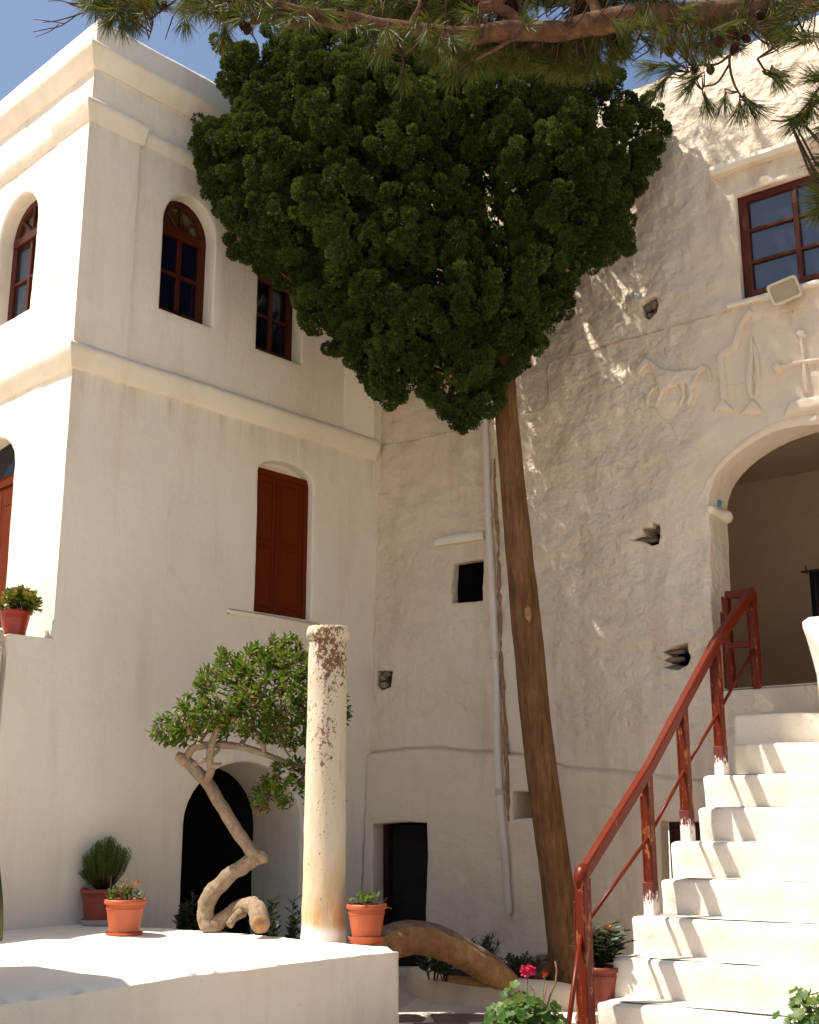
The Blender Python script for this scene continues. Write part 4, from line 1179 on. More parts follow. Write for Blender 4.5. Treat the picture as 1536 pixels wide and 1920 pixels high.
def leaf_obj(name, tmpl, pos, fwd, roll, size, mat, parent):
    V, fl = scatter(tmpl[0], tmpl[1], pos, fwd, roll, size); return mk_cloud(name, V, fl, mat, parent)
def rosettes(centers, dirs, n_leaf, size, spread=(.35, 1.1), tmpl=T_LEAF):
    P, Dn, R, S = [], [], [], []
    for c, d in zip(centers, dirs):
        d = np.array(d, float); d /= np.linalg.norm(d); k = n_leaf + int(RNG.integers(-2, 3))
        u = np.cross(d, rand_dirs(1)[0]); u /= np.linalg.norm(u); w = np.cross(d, u)
        for i in range(max(3, k)):
            a = i * 2.4 + RNG.uniform(-.3, .3); t = i / max(1, k); th = spread[0] + (spread[1] - spread[0]) * (1 - t) + RNG.uniform(-.15, .15)
            P.append(np.array(c) - d * size * .9 * (1 - t) + rand_dirs(1)[0] * size * .08)
            Dn.append(d * math.cos(th) + (u * math.cos(a) + w * math.sin(a)) * math.sin(th)); R.append(RNG.uniform(-.5, .5)); S.append(size * RNG.uniform(.7, 1.15))
    return np.array(P), np.array(Dn), np.array(R), np.array(S)
def pot_parts(root, rt, rb, h, mat, rim=.03, saucer=True, smat=None, sq=0.0, loc=(0, 0, 0)):
    """flower pot with rolled rim, ribs and saucer; its axis stands at the root"""
    z0 = .014 if saucer else 0.0
    prof = [(0.001, z0), (rb * .96, z0), (rb, z0 + .006), (rb * 1.03, z0 + .03), (rb * 1.04, z0 + .036), (rb * 1.03, z0 + .042)]
    for k in range(1, 8):
        t = k / 8; prof.append((rb + (rt - rb) * (.08 + t * .84), z0 + .04 + (h - .04 - rim) * t))
    ra = rt * .93
    for dz in (.0, .008, .016): prof += [(ra, h - rim - .034 + dz), (ra + .003, h - rim - .031 + dz), (ra, h - rim - .028 + dz)]
    prof += [(rt * .94, h - rim - .004), (rt * 1.035, h - rim), (rt * 1.06, h - rim * .55), (rt * 1.035, h - rim * .12), (rt, h), (rt * .955, h - .004), (rt * .93, h - .03), (rt * .92, h - .035)]
    V, f = lathe_vf(prof, 40); body = sharp(mk('pot', V, f, mat, root, True, False), 40)
    V, f = lathe_vf([(rt * .93, h - .03), (rt * .6, h - .022), (.001, h - .02)], 24, .004, 30); mk('soil', V, f, M['soil'], root, True, False)
    if saucer:
        rs = rb * 1.22
        V, f = lathe_vf([(.001, 0), (rs * .9, 0), (rs * .97, .006), (rs * 1.03, .034), (rs * 1.06, .042), (rs * 1.02, .044), (rs * .96, .012), (.001, .010)], 40)
        sharp(mk('saucer', V, f, smat or mat, root, True, False), 40)
    return body
def local_cloud(name, tmpl, P, D, R, S, mat, root):
    V, fl = scatter(tmpl[0], tmpl[1], P, D, R, S); Fc = []
    for f in fl: Fc += f.tolist()
    return mk(name, V, Fc, mat, root, False, False)
def stem_tubes(name, lines, r, mat, root, world=False, seg=5):
    b = MB()
    for ln in lines:
        v, f = tube_vf(ln, [r, r * .7], seg); b.add(v, f)
    return b.build(name, mat, root, True, world)

# pot with red bloom on the terrace hump
p1 = on_terr(232, 1759)
pot1 = empty('potted_plant', tuple(p1 + Vector((0, 0, -.004))), 'terracotta pot on a saucer in the sun, small red bloom and dry sticks', 'potted plant')
pot_parts(pot1, .135, .098, .255, M['terracotta'])
P, D, R, S = rosettes([(RNG.normal(0, .045), RNG.normal(0, .045), .27 + RNG.uniform(0, .05)) for _ in range(16)], [(RNG.normal(0, .5), RNG.normal(0, .5), 1) for _ in range(16)], 7, .05)
local_cloud('foliage', T_LEAF, P, D, R, S, M['ger_leaf'], pot1)
P, D, R, S = rosettes([(.03 + RNG.normal(0, .035), RNG.normal(0, .03), .33 + RNG.uniform(-.01, .045)) for _ in range(16)], [(RNG.normal(.2, .5), RNG.normal(0, .5), 1) for _ in range(16)], 6, .022)
local_cloud('seed_heads', T_KITE, P, D, R, S, M['dry_leaf'], pot1)
P, D, R, S = rosettes([(.085, -.03, .372), (.09, -.02, .365)], [(0, -.5, 1), (.3, -.3, 1)], 12, .018, (.2, 1.3)); local_cloud('bloom', T_LEAF, P, D, R, S, M['petal_red'], pot1)
stem_tubes('stick', [[(-.075, -.05, .2), (-.078, -.05, .345)]], .0045, M['twig_pale'], pot1)
stem_tubes('stick', [[(.088, -.04, .2), (.089, -.042, .31)]], .0035, M['twig_pale'], pot1)
stem_tubes('stick', [[(.115, .0, .2), (.128, .0, .325)]], .0035, M['twig_pale'], pot1)
stem_tubes('stick', [[(.04, -.09, .2), (.041, -.09, .29)]], .0035, M['twig_pale'], pot1)
stem_tubes('stem', [[(RNG.normal(0, .02), RNG.normal(0, .02), .2), (RNG.normal(.02, .04), RNG.normal(0, .04), .34)] for _ in range(10)], .003, M['twig_pale'], pot1)

# taller bushy herb behind it, by the wall
p2 = on_terr(190, 1734)
pot2 = empty('potted_plant', tuple(p2), 'bushy green herb in a dark terracotta pot against the shaded wall', 'potted plant')
pot_parts(pot2, .165, .125, .265, M['terracotta_dark'], saucer=True, smat=M['saucer_grey'])
P, D, R, S = [], [], [], []
lines = []
for k in range(150):
    a = RNG.uniform(0, 6.28); rr = RNG.uniform(0, 1) ** .6; ux, uy = math.cos(a) * rr, math.sin(a) * rr
    tip = np.array([.02 + ux * .20, uy * .18, .30 + .33 * math.sqrt(max(0, 1 - rr * rr * .75)) + RNG.uniform(-.03, .02)])
    if k % 9 == 0: tip = np.array([-.14 + RNG.normal(0, .03), RNG.normal(0, .05), .33 + RNG.uniform(0, .08)])
    b = np.array([ux * .05, uy * .05, .25]); lines.append([tuple(b), tuple((b + tip) / 2 + np.array([ux * .03, uy * .03, 0])), tuple(tip)])
    L = 34; L0 = .35
    for i in range(L):
        t = L0 + (1 - L0) * i / L; q = b + (tip - b) * t; az = i * 2.4 + a
        dd = (tip - b) / np.linalg.norm(tip - b); o = np.array([math.cos(az), math.sin(az), 0])
        P.append(q); D.append(o * .8 + dd * .8); R.append(RNG.uniform(-.4, .4)); S.append(.042 * (1.15 - .5 * t))
local_cloud('foliage', T_NARROW, np.array(P), np.array(D), np.array(R), np.array(S) * 1.2, M['thyme_leaf'], pot2)
stem_tubes('stem', lines, .003, M['twig'], pot2)
stem_tubes('stick', [[(.075, -.1, .2), (.078, -.1, .36)]], .008, M['twig_pale'], pot2)

# pot on the outer corner of the terrace
p3 = on_terr(687, 1768)
pot3 = empty('potted_plant', tuple(p3), 'terracotta pot with a low green succulent beside the stone column', 'potted plant')
pot_parts(pot3, .128, .094, .245, M['terracotta'])
P, D, R, S = rosettes([(RNG.normal(0, .04), RNG.normal(0, .04), .255 + RNG.uniform(0, .055)) for _ in range(46)], [(RNG.normal(0, .6), RNG.normal(0, .6), 1) for _ in range(46)], 9, .024, (.1, 1.1))
local_cloud('foliage', T_LEAF, P, D, R, S, M['thyme_leaf'], pot3)
stem_tubes('stem', [[(RNG.normal(0, .07), RNG.normal(0, .07), .22), (RNG.normal(0, .08), RNG.normal(0, .08), .285)] for _ in range(14)], .0015, M['twig_pale'], pot3)

# succulent in a red pot on the pier
sx, _z = pR(40, 1190)
p4 = CN + DR * pR(44, 1190)[0] - NR * .14; p4.z = Z_PIER - .002
pot4 = empty('potted_plant', tuple(p4), 'yellow green rosette succulent in a bright red pot on the pier', 'potted plant')
pot_parts(pot4, .115, .086, .205, M['red_pot'], saucer=False)
cs, ds = [], []
for k in range(26):
    a = RNG.uniform(0, 6.28); e_ = RNG.uniform(.0, 1.35); d = (math.cos(a) * math.cos(e_), math.sin(a) * math.cos(e_), math.sin(e_))
    cs.append((d[0] * .15, d[1] * .13, .235 + d[2] * .11)); ds.append(d)
P, D, R, S = rosettes(cs, ds, 16, .078, (.3, 1.3)); local_cloud('foliage', T_SPOON, P, D, R, S, M['aeonium'], pot4)
stem_tubes('stem', [[(0, 0, .18), (c[0] * .5, c[1] * .5, .21), c] for c in cs], .007, M['twig'], pot4)

# ------------------------------------------------------------------ small crooked tree on the terrace
YT = on_terr(400, 1748).y
ct_base = on_terr(394, 1747)
ctree = empty('crooked_tree', tuple(ct_base), 'small leafy evergreen with a zigzag bare trunk leaning over the terrace', 'tree')
def tpx(pts, dY=0.0):
    out = []
    for q in pts:
        out.append(at_y(q[0], q[1], YT + dY + (q[2] if len(q) > 2 else 0)))
    return out
def limb(name, pts, rad, parent, mat='smooth_bark', rough=.17, seg=14, n=6, nsc=14):
    V, f = tube_vf(catmull(pts, n), [r_ * .88 for r_ in rad], seg, rough, nsc, True, random.random() * 9, .08); return mk(name, V, f, M[mat], parent)
tr1 = tpx([(487, 1736, -.46), (488, 1722, -.36), (483, 1704, -.22), (468, 1696, -.1), (446, 1703, .0), (418, 1722, .0), (396, 1738, -.02), (386, 1722, .0), (390, 1690, .0), (412, 1658, .0), (447, 1630, .0), (476, 1612, .0)])
limb('trunk', tr1, [.068, .072, .068, .064, .060, .058, .062, .066, .062, .061, .060, .064], ctree, n=7)
tr2 = tpx([(484, 1613, -.01), (468, 1592), (440, 1550), (412, 1505), (386, 1464), (362, 1440), (345, 1422)])
limb('trunk', tr2, [.058, .056, .052, .055, .05, .047, .045], ctree, n=6)
limb('stub', tpx([(470, 1612), (492, 1608, -.02), (502, 1606, -.03)]), [.06, .05, .042], ctree)
limb('stub', tpx([(488, 1602, -.02), (492, 1595, -.03)]), [.018, .012], ctree, seg=8)
limb('stub', tpx([(350, 1428), (340, 1420, -.02), (332, 1416, -.02)]), [.045, .04, .034], ctree)
limb('stub', tpx([(455, 1712, -.08), (440, 1722, -.16), (430, 1735, -.2)]), [.04, .036, .032], ctree)
fc = tr1[0]; dcut = (tr1[0] - tr1[1]).normalized()
V, f = tube_vf([fc - dcut * .02, fc + dcut * .008], [.058, .046], 14, .2, 14); mk('cut_face', V, f, M['cut_wood'], ctree)
branches = [
    ([(346, 1424), (362, 1402, -.03), (384, 1397, -.02), (412, 1396), (450, 1400), (490, 1411), (528, 1426), (562, 1436), (600, 1440, .05)], [.036, .034, .032, .033, .03, .028, .022, .018, .012]),
    ([(355, 1432), (372, 1430, -.05), (395, 1418, -.08), (412, 1405, -.05)], [.028, .022, .020, .016]),
    ([(384, 1466, -.03), (396, 1444, -.06), (393, 1425, -.08), (396, 1400, -.1), (404, 1375, -.1), (420, 1346, -.12)], [.033, .032, .03, .027, .024, .02]),
    ([(394, 1436, -.07), (408, 1434, -.09), (414, 1432, -.1)], [.02, .018, .014]),
    ([(494, 1412), (494, 1396, -.03), (482, 1384, -.05), (500, 1368, -.04), (530, 1362), (565, 1352, .03), (610, 1335, .05)], [.024, .024, .022, .024, .022, .018, .012]),
    ([(500, 1370), (520, 1385), (545, 1420)], [.012, .010, .008]),
    ([(362, 1404), (385, 1375, .05), (400, 1350, .08), (430, 1320, .1), (455, 1270, .12)], [.024, .02, .018, .014, .01]),
    ([(450, 1400), (470, 1365, .1), (490, 1310, .12), (510, 1250, .1)], [.02, .016, .014, .01]),
    ([(385, 1377), (350, 1372, -.05), (315, 1368, -.08), (290, 1372, -.1)], [.012, .010, .008, .005]),
    ([(528, 1426), (522, 1455, -.05), (508, 1490, -.06)], [.010, .008, .006])]
for b, r in branches: limb('branch', tpx(b), r, ctree, n=5, seg=9)
crown_px = [(278, 1388), (290, 1352), (330, 1330), (345, 1300), (372, 1298), (366, 1262), (400, 1245), (412, 1215), (440, 1225), (475, 1208), (500, 1215), (522, 1184), (548, 1192), (570, 1205), (600, 1230), (630, 1275), (655, 1315), (652, 1352), (636, 1365), (600, 1385), (560, 1400), (520, 1392), (480, 1385), (440, 1368), (405, 1380), (370, 1384), (335, 1396), (305, 1392)]
low_px = [(470, 1500), (478, 1470), (500, 1445), (520, 1425), (560, 1420), (600, 1445), (640, 1490), (652, 1510), (640, 1522), (600, 1500), (560, 1482), (530, 1510), (505, 1518), (482, 1514)]
def sample_px(poly, n):
    p = np.array(poly); lo, hi = p.min(0), p.max(0); out = []
    while len(out) < n:
        q = RNG.uniform(lo, hi, (n * 3, 2)); out += q[in_poly(q, p)].tolist()
    return np.array(out[:n])
cs, ds = [], []
for poly, n in ((crown_px, 560), (low_px, 80)):
    q = sample_px(poly, n); e_ = dist_poly(q, np.array(poly)); T = np.sqrt(np.clip(e_ / 75, .02, 1)) * .42
    for (x, y), t in zip(q, T):
        u = RNG.uniform(-1, 1); dy = t * np.sign(u) * abs(u) ** .5
        p = at_y(x, y, YT + .02 + dy); cs.append(tuple(p))
        cx_, cyy = (450, 1310) if poly is crown_px else (540, 1460)
        ds.append(((x - cx_) / 140 + RNG.normal(0, .4), dy / .35 + RNG.normal(0, .4), (cyy - y) / 140 + .35 + RNG.normal(0, .4)))
P, D, R, S = rosettes(cs, ds, 9, .064, (.35, 1.25)); leaf_obj('crown', T_LEAF, P, D, R, S, M['pitt_leaf'], ctree)
ii = RNG.choice(len(cs), 34, replace=False)
P, D, R, S = rosettes([np.array(cs[i]) - np.array([0, 0, .05]) for i in ii], [(RNG.normal(), RNG.normal(), -.3) for _ in ii], 4, .06); leaf_obj('withered_leaves', T_LEAF, P, D, R, S, M['dry_leaf'], ctree)
sk = [p for b, _ in branches for p in catmull(tpx(b), 4)]
ska = np.array([tuple(p) for p in sk]); lines = []
for c in cs[::2]:
    d = np.linalg.norm(ska - np.array(c), axis=1); a = Vector(ska[d.argmin()]); c = Vector(c)
    if (c - a).length < .7: lines.append([a, (a + c) / 2 + Vector((0, 0, -.02)), c])
tag(stem_tubes('twigs', lines, .0045, M['twig_pale'], ctree, True, 5), kind='stuff')

# ------------------------------------------------------------------ cypress
YC = 9.95
cyp_base = at_y(1066, 1828, 9.98)
cyp = empty('cypress_tree', tuple(cyp_base), 'tall leaning cypress with one bare brown trunk and a lumpy dark green crown', 'tree')
tpts = [(1072, 1850), (1067, 1815), (1059, 1760), (1043, 1640), (1023, 1500), (1004, 1350), (990, 1200), (975, 1050), (961, 900), (950, 780), (943, 690), (925, 560), (903, 420), (888, 300), (870, 170), (860, 60)]
tpts = [q + (9.98,) for q in tpts]
TP = [at_y(*q) for q in tpts]
V, f = tube_vf(catmull(TP, 8), [.21, .165, .14, .128, .127, .126, .124, .116, .106, .10, .098, .085, .07, .055, .035, .02], 28, .04, 5, True, 1.0, .05)
mk('trunk', V, f, M['cypress_bark'], cyp)
c = at_y(990, 1150, 9.86); ax = (TP[7] - TP[6]).normalized()
V, f = tube_vf([c - ax * .085, c - ax * .03, c + ax * .03, c + ax * .075], [.006, .026, .03, .006], 8, .3, 20, True, 4); V[:, 1] = c.y + (V[:, 1] - c.y) * .4 + .0
mk('bark_scar', V, f, M['cut_wood'], cyp)
for a in range(6):
    an = a * 1.05 + .3; q = TP[1]
    V, f = tube_vf(catmull([q + Vector((0, 0, .18)), q + Vector((math.cos(an) * .14, math.sin(an) * .12, .02)), q + Vector((math.cos(an) * .30, math.sin(an) * .22, -.10))], 5), [.06, .05, .025], 9, .15, 12, True, a)
    mk('root', V, f, M['cypress_bark'], cyp)
cyp_px = [(425, 100), (450, 92), (475, 108), (512, 130), (506, 62), (560, 35), (640, 20), (760, 20), (900, 35), (1050, 80), (1110, 118), (1150, 150), (1190, 185), (1215, 200), (1237, 250), (1222, 290), (1210, 330), (1190, 365), (1165, 400), (1172, 450), (1165, 485), (1130, 480), (1110, 505), (1085, 500), (1075, 540), (1060, 580), (1035, 610), (1010, 640), (1005, 660), (965, 690), (950, 705), (925, 775), (900, 790), (870, 795), (830, 775), (808, 745), (800, 700), (780, 715), (755, 745), (720, 745), (690, 715), (665, 680), (640, 665), (625, 630), (575, 610), (550, 560), (545, 520), (500, 500), (455, 480), (445, 440), (420, 395), (395, 350), (378, 310), (385, 240), (410, 228), (432, 240), (440, 200), (425, 150)]
def cyp_lobes():
    """clusters: (centre, radius, axis, px, py, depth)"""
    out = []; poly = np.array(cyp_px, float); rr = random.Random(11)
    def back_lim(x): return .28 if x > 1040 else (.30 if x < 560 else (.7 if x > 960 else 1.1))
    def put(x, y, dep, r): out.append((at_y(x, y, YC + dep), r, x, y, dep))
    def bulge(d): return math.sqrt(max(0, 1 - (1 - min(d, 230) / 230) ** 2))
    def dist_to_heart(x, y): return math.hypot(x - 880, y - 220)
    q = sample_px(cyp_px, 9000); e_ = dist_poly(q, poly); kept = []
    hol = vnoise(np.stack([q[:, 0] * .011, q[:, 1] * .0075, q[:, 0] * 0 + 4.2], 1), 1.0)
    for (x, y), d, hz in zip(q, e_, hol):
        r = rr.choice((.06, .08, .10, .12, .15))
        if d < r * 150: continue
        if hz > .34 and dist_to_heart(x, y) > 120 and rr.random() < .85: continue
        if 830 < x < 950 and 230 < y < 340 and rr.random() < .5: continue
        if 1000 < x < 1080 and 340 < y < 440 and rr.random() < .8: continue
        T = bulge(d); dep = -.72 * T * rr.uniform(.35, 1.12)
        c = np.array(tuple(at_y(x, y, YC + dep)))
        if any(np.linalg.norm(c - k[0]) < (r + k[1]) * .70 for k in kept): continue
        kept.append((c, r)); put(x, y, dep, r)
        if len(kept) > 440: break
    nf = len(kept)
    for (x, y), d in list(zip(q, e_))[::-1]:
        r = rr.uniform(.11, .17)
        if d < r * 190: continue
        T = bulge(d); dep = back_lim(x) * T * rr.uniform(.1, 1.0)
        c = np.array(tuple(at_y(x, y, YC + dep)))
        if any(np.linalg.norm(c - k[0]) < (r + k[1]) * .85 for k in kept): continue
        kept.append((c, r)); put(x, y, dep, r)
        if len(kept) > nf + 180: break
    fill = []
    for (x, y), d in list(zip(q, e_))[3000:]:
        if d < 34: continue
        dep = rr.uniform(-.42, .12) * bulge(d); c = np.array(tuple(at_y(x, y, YC + dep))); r = rr.uniform(.10, .14)
        if any(np.linalg.norm(c - k) < .20 for k in fill): continue
        fill.append(c); put(x, y, dep, r)
        if len(fill) > 190: break
    for p in resample(cyp_px, 20):
        if rr.random() < .35:
            o_ = p - np.array([760, 400.]); o_ /= np.linalg.norm(o_); put(p[0] + o_[0] * rr.uniform(-2, 12), p[1] + o_[1] * rr.uniform(-2, 12) - 4, rr.uniform(-.3, .2), rr.uniform(.035, .06))
    for p in resample(cyp_px, 24):
        c = np.array([760, 380.]); d = c - p; d /= np.linalg.norm(d); r = rr.uniform(.05, .10)
        p_ = p + d * (r * 190 + rr.uniform(-6, 16)); put(p_[0], p_[1], rr.uniform(-.25, .2), r)
    return out
LOB = cyp_lobes()
PP, DD, RR, SS = [], [], [], []
core = np.array(tuple(at_y(900, 680, YC)))
for (c, r, x, y, dep) in LOB:
    cc = np.array(tuple(c)); axd = cc - core; axd[2] = abs(axd[2]) * .5 + .6; axd += RNG.normal(0, .25, 3); axd /= np.linalg.norm(axd)
    nk = max(5, int(15 * (r / .12) ** 1.6)); kd = rand_dirs(nk)
    for k in range(nk):
        rk = RNG.uniform(.030, .058); o_ = kd[k] * r * RNG.uniform(.55, 1.0); o_ += axd * (o_ @ axd) * .7
        if dep > .05 and k % 2: continue
        n = int(225 * (rk / .045) ** 2 * (.6 if dep > .05 else 1))
        d = rand_dirs(n); out_ = kd[k]
        d = d + out_ * .55 * (RNG.random(n) < .8)[:, None]; d /= np.linalg.norm(d, axis=1)[:, None]
        PP.append(cc + o_ + d * (rk * RNG.uniform(.75, 1.08, n))[:, None]); DD.append(d * .7 + out_ * .2 + axd * .35 + RNG.normal(0, .25, (n, 3)))
        RR.append(RNG.uniform(0, 6.28, n)); SS.append(RNG.uniform(.014, .034, n))
V, fl = scatter(T_KITE[0], T_KITE[1], np.concatenate(PP), np.concatenate(DD), np.concatenate(RR), np.concatenate(SS))
print('cypress sprigs', len(V) // 4, 'lobes', len(LOB))
mk_cloud('crown', V, fl, M['cypress_leaf'], cyp)
# limbs that carry the lobes
trunk_pts = np.array([tuple(p) for p in catmull(TP[9:], 6)])
rr_ = random.Random(4)
for i, (c, r, x, y, dep) in enumerate(LOB):
    if i % 6 or dep < -.35 or y > 520 or x > 1020: continue
    cc = Vector(c); below = trunk_pts[trunk_pts[:, 2] < cc.z - .15]
    a = Vector(below[-1]) if len(below) else Vector(trunk_pts[0])
    k = rr_.uniform(.3, .75); a = Vector(trunk_pts[int(k * (len(below) if len(below) else 1))]) if len(below) > 2 else a
    m_ = a.lerp(cc, .5) + Vector((0, 0, -.12 * (cc - a).length))
    V, f = tube_vf(catmull([a, m_, cc], 5), [.024, .015, .006], 6, .15, 10, True, i); mk('limb', V, f, M['cypress_bark'], cyp)
# small round cypress cones
ii = RNG.choice(len(LOB), 60, replace=False); b = MB()
for i in ii:
    c, r = LOB[i][0], LOB[i][1]
    if LOB[i][2] > 720 and rr_.random() < .6: continue
    d = Vector((rr_.gauss(0, .6), -1, rr_.gauss(.2, .6))).normalized(); p = Vector(c) + d * r * 1.12
    V, f = lathe_vf([(.001, -.017), (.012, -.012), (.017, 0), (.012, .012), (.001, .017)], 8, .002, 40, tuple(p)); mk('cypress_cone', V, f, M['twig_pale'], cyp)

# ------------------------------------------------------------------ pine reaching in overhead
PY = 5.6
pine_foot = Vector((3.6, 5.9, 0))
pine = empty('pine_tree', tuple(pine_foot), 'long needled pine whose crooked boughs with cones hang overhead', 'tree')
def ppx(pts): return [at_y(q[0], q[1], q[2] if len(q) > 2 else PY) for q in pts]
V, f = tube_vf(catmull([pine_foot + Vector((0, 0, -.1)), pine_foot + Vector((-.1, .05, 1.5)), pine_foot + Vector((-.35, 0, 3.2)), at_y(1640, 120, 5.8), at_y(1580, -60, 5.8), at_y(1540, -330, 5.8)], 8), [.23, .2, .18, .16, .14, .10], 18, .1, 6)
mk('trunk', V, f, M['pine_bark'], pine)
boughs = [
    ([(1590, -40, 5.8), (1500, 2, 5.7), (1400, 22), (1290, 30), (1200, 32), (1110, 45), (1050, 58), (985, 56), (930, 60), (870, 66), (800, 58), (740, 50), (690, 40), (640, 26), (590, 24), (520, 8), (440, 2), (360, -8), (290, -2), (210, 8)], [.085, .08, .075, .07, .066, .062, .058, .056, .05, .046, .040, .036, .032, .027, .022, .017, .013, .010, .008, .006]),
    ([(895, 62), (880, 40), (900, 18), (935, 4), (960, -30)], [.04, .036, .034, .03, .026]),
    ([(985, 52), (960, 30), (925, 10), (890, -8), (840, -30)], [.036, .034, .03, .026, .02]),
    ([(1120, 42), (1116, 12), (1100, -20), (1120, -80)], [.034, .03, .026, .02]),
    ([(775, 52), (773, 38), (783, 20), (788, 0), (780, -20)], [.014, .013, .012, .010, .008]),
    ([(690, 42), (640, 50), (590, 42), (545, 50), (500, 38), (450, 44), (395, 26)], [.018, .016, .014, .012, .010, .008, .005]),
    ([(1030, 58), (1000, 62), (965, 72), (930, 92), (880, 118), (850, 140)], [.014, .013, .012, .010, .007, .005]),
    ([(905, 62), (880, 72), (900, 74), (925, 62)], [.012, .011, .011, .010]),
    ([(1400, 24), (1390, 60, 5.5), (1372, 92, 5.4), (1368, 120, 5.4), (1378, 160, 5.35), (1400, 195, 5.3)], [.016, .012, .009, .007, .006, .004]),
    ([(1372, 100, 5.4), (1345, 120, 5.4), (1312, 122, 5.4), (1292, 135, 5.4)], [.007, .006, .005, .004]),
    ([(1368, 120, 5.4), (1345, 155, 5.4), (1318, 165, 5.4), (1324, 195, 5.4)], [.006, .005, .004, .003]),
    ([(1420, 110, 5.4), (1440, 140, 5.4), (1460, 150, 5.4)], [.006, .005, .003]),
    ([(1560, 130, 5.3), (1510, 200, 5.3), (1480, 225, 5.3), (1445, 226, 5.3)], [.008, .006, .005, .003]),
    ([(430, 30), (470, 62), (484, 88), (478, 98)], [.006, .005, .004, .0025]),
    ([(360, -8), (330, 22), (318, 50), (310, 74)], [.005, .004, .003, .002]),
    ([(330, 0), (290, 30), (285, 52), (278, 76)], [.005, .004, .003, .002]),
    ([(700, 44), (740, 78), (756, 108), (752, 145)], [.010, .008, .006, .005]),
    ([(560, 36), (520, 20), (480, 26), (430, 30)], [.012, .010, .008, .006]),
    ([(230, 6), (190, 10), (150, 26), (110, 38), (80, 42)], [.006, .005, .004, .003, .002]),
    ([(190, 10), (150, 14), (118, 2), (90, 2)], [.004, .0035, .003, .002]),
    ([(150, 24), (115, 48), (90, 54), (62, 60)], [.004, .003, .0025, .002]),
    ([(120, 44), (95, 40), (62, 36)], [.003, .0025, .0015]),
    ([(110, 46), (95, 58), (66, 70)], [.003, .0025, .0015])]
SK = []
for b, r in boughs:
    pts = catmull(ppx(b), 6); SK += [tuple(p) for p in pts]
    V, f = tube_vf(pts, r, 14 if r[0] > .03 else 7, .12, 9, True, b[0][0]); mk('bough', V, f, M['pine_bark'] if r[0] > .012 else M['twig'], pine)
SK = np.array(SK)
tufts = []      # (point, direction, needles, length)
def tuft_px(x, y, Y, d, n=52, L=.14): tufts.append((np.array(tuple(at_y(x, y, Y))), np.array(d, float), n, L))
rr_ = random.Random(21)
def field(poly, n, Y0, Y1, dirf, needles=52, L=.14):
    for x, y in sample_px(poly, n): tuft_px(x, y, rr_.uniform(Y0, Y1), dirf(x, y), needles, L * rr_.uniform(.85, 1.15))
dn_ = lambda x, y: (rr_.gauss(0, .5), rr_.gauss(-.3, .4), rr_.gauss(-.6, .35))
anyd = lambda x, y: (rr_.gauss(0, .8), rr_.gauss(-.3, .6), rr_.gauss(-.1, .6))
field([(850, 70), (930, 55), (1090, 60), (1170, 40), (1180, 100), (1120, 140), (1000, 130), (900, 118), (850, 105)], 250, 5.66, 6.4, dn_)
field([(500, -10), (860, -10), (860, 30), (700, 40), (500, 26)], 330, 5.62, 6.5, anyd)
field([(480, 10), (860, 40), (860, 75), (700, 60), (500, 40)], 16, 5.3, 5.5, dn_)
field([(880, 20), (1250, 10), (1250, 50), (880, 75)], 10, 5.3, 5.5, dn_)
field([(690, 70), (860, 60), (860, 120), (760, 90), (700, 95)], 34, 5.4, 6.0, dn_)
field([(700, -60), (1250, -60), (1250, 15), (700, 15)], 260, 5.6, 6.5, anyd)
field([(150, -10), (300, -10), (310, 24), (240, 36), (190, 26)], 60, 5.4, 5.9, lambda x, y: (rr_.gauss(-.3, .6), rr_.gauss(-.2, .5), rr_.gauss(-.25, .5)))
field([(340, -10), (500, -10), (500, 26), (440, 36), (350, 20)], 46, 5.4, 5.9, dn_)
field([(1200, 0), (1300, 20), (1400, 40), (1400, 100), (1300, 110), (1210, 90)], 80, 5.3, 6.0, anyd)
field([(1380, -10), (1540, -10), (1540, 70), (1470, 90), (1390, 50)], 60, 5.3, 6.0, anyd)
for (x, y, d) in ((754, 148, (0, -.3, -1)), (1400, 196, (.1, -.2, -1)), (1324, 196, (.0, -.2, -1)), (1358, 190, (-.2, -.2, -1)), (1300, 150, (-.8, -.2, -.5)), (1262, 130, (-.9, 0, -.4)), (1225, 128, (-.9, 0, -.3)), (1240, 160, (-.6, 0, -.7)),
                  (1292, 165, (-.5, -.2, -.7)), (1412, 200, (.6, -.2, -.7)), (1386, 205, (-.1, 0, -1)), (1450, 140, (.6, -.2, -.4)), (1455, 145, (.3, 0, -1)), (1510, 215, (-.7, -.2, -.6)), (1490, 225, (-.8, 0, -.4)), (1520, 205, (-.2, 0, -1)), (1540, 190, (-.6, 0, .2)), (1530, 150, (-1, -.2, .2)),
                  (1545, 140, (-.8, -.2, -.4)), (1500, 230, (-.3, -.3, -.9)), (1545, 240, (-.7, 0, -.6)), (1540, 370, (-1, -.1, .1)), (1545, 385, (-1, -.2, -.3)), (1535, 395, (-.6, 0, -.8)), (1550, 350, (-.9, 0, .5)), (1546, 300, (-.9, 0, -.4)),
                  (420, 60, (.1, 0, -1)), (418, 70, (-.1, -.1, -1)), (345, 42, (0, 0, -1)), (230, 50, (.2, 0, -1)), (205, 40, (-.3, 0, -1)), (250, 40, (.5, 0, -.8)), (700, 92, (-.2, 0, -1)), (850, 140, (-.5, 0, -.8)), (885, 122, (-.3, 0, -1))):
    Y = 5.3 if x > 1200 else 5.6
    tuft_px(x, y, Y, d, 60, .15); tuft_px(x + 3, y - 4, Y, np.array(d) + np.array([.2, .2, .1]), 44, .14)
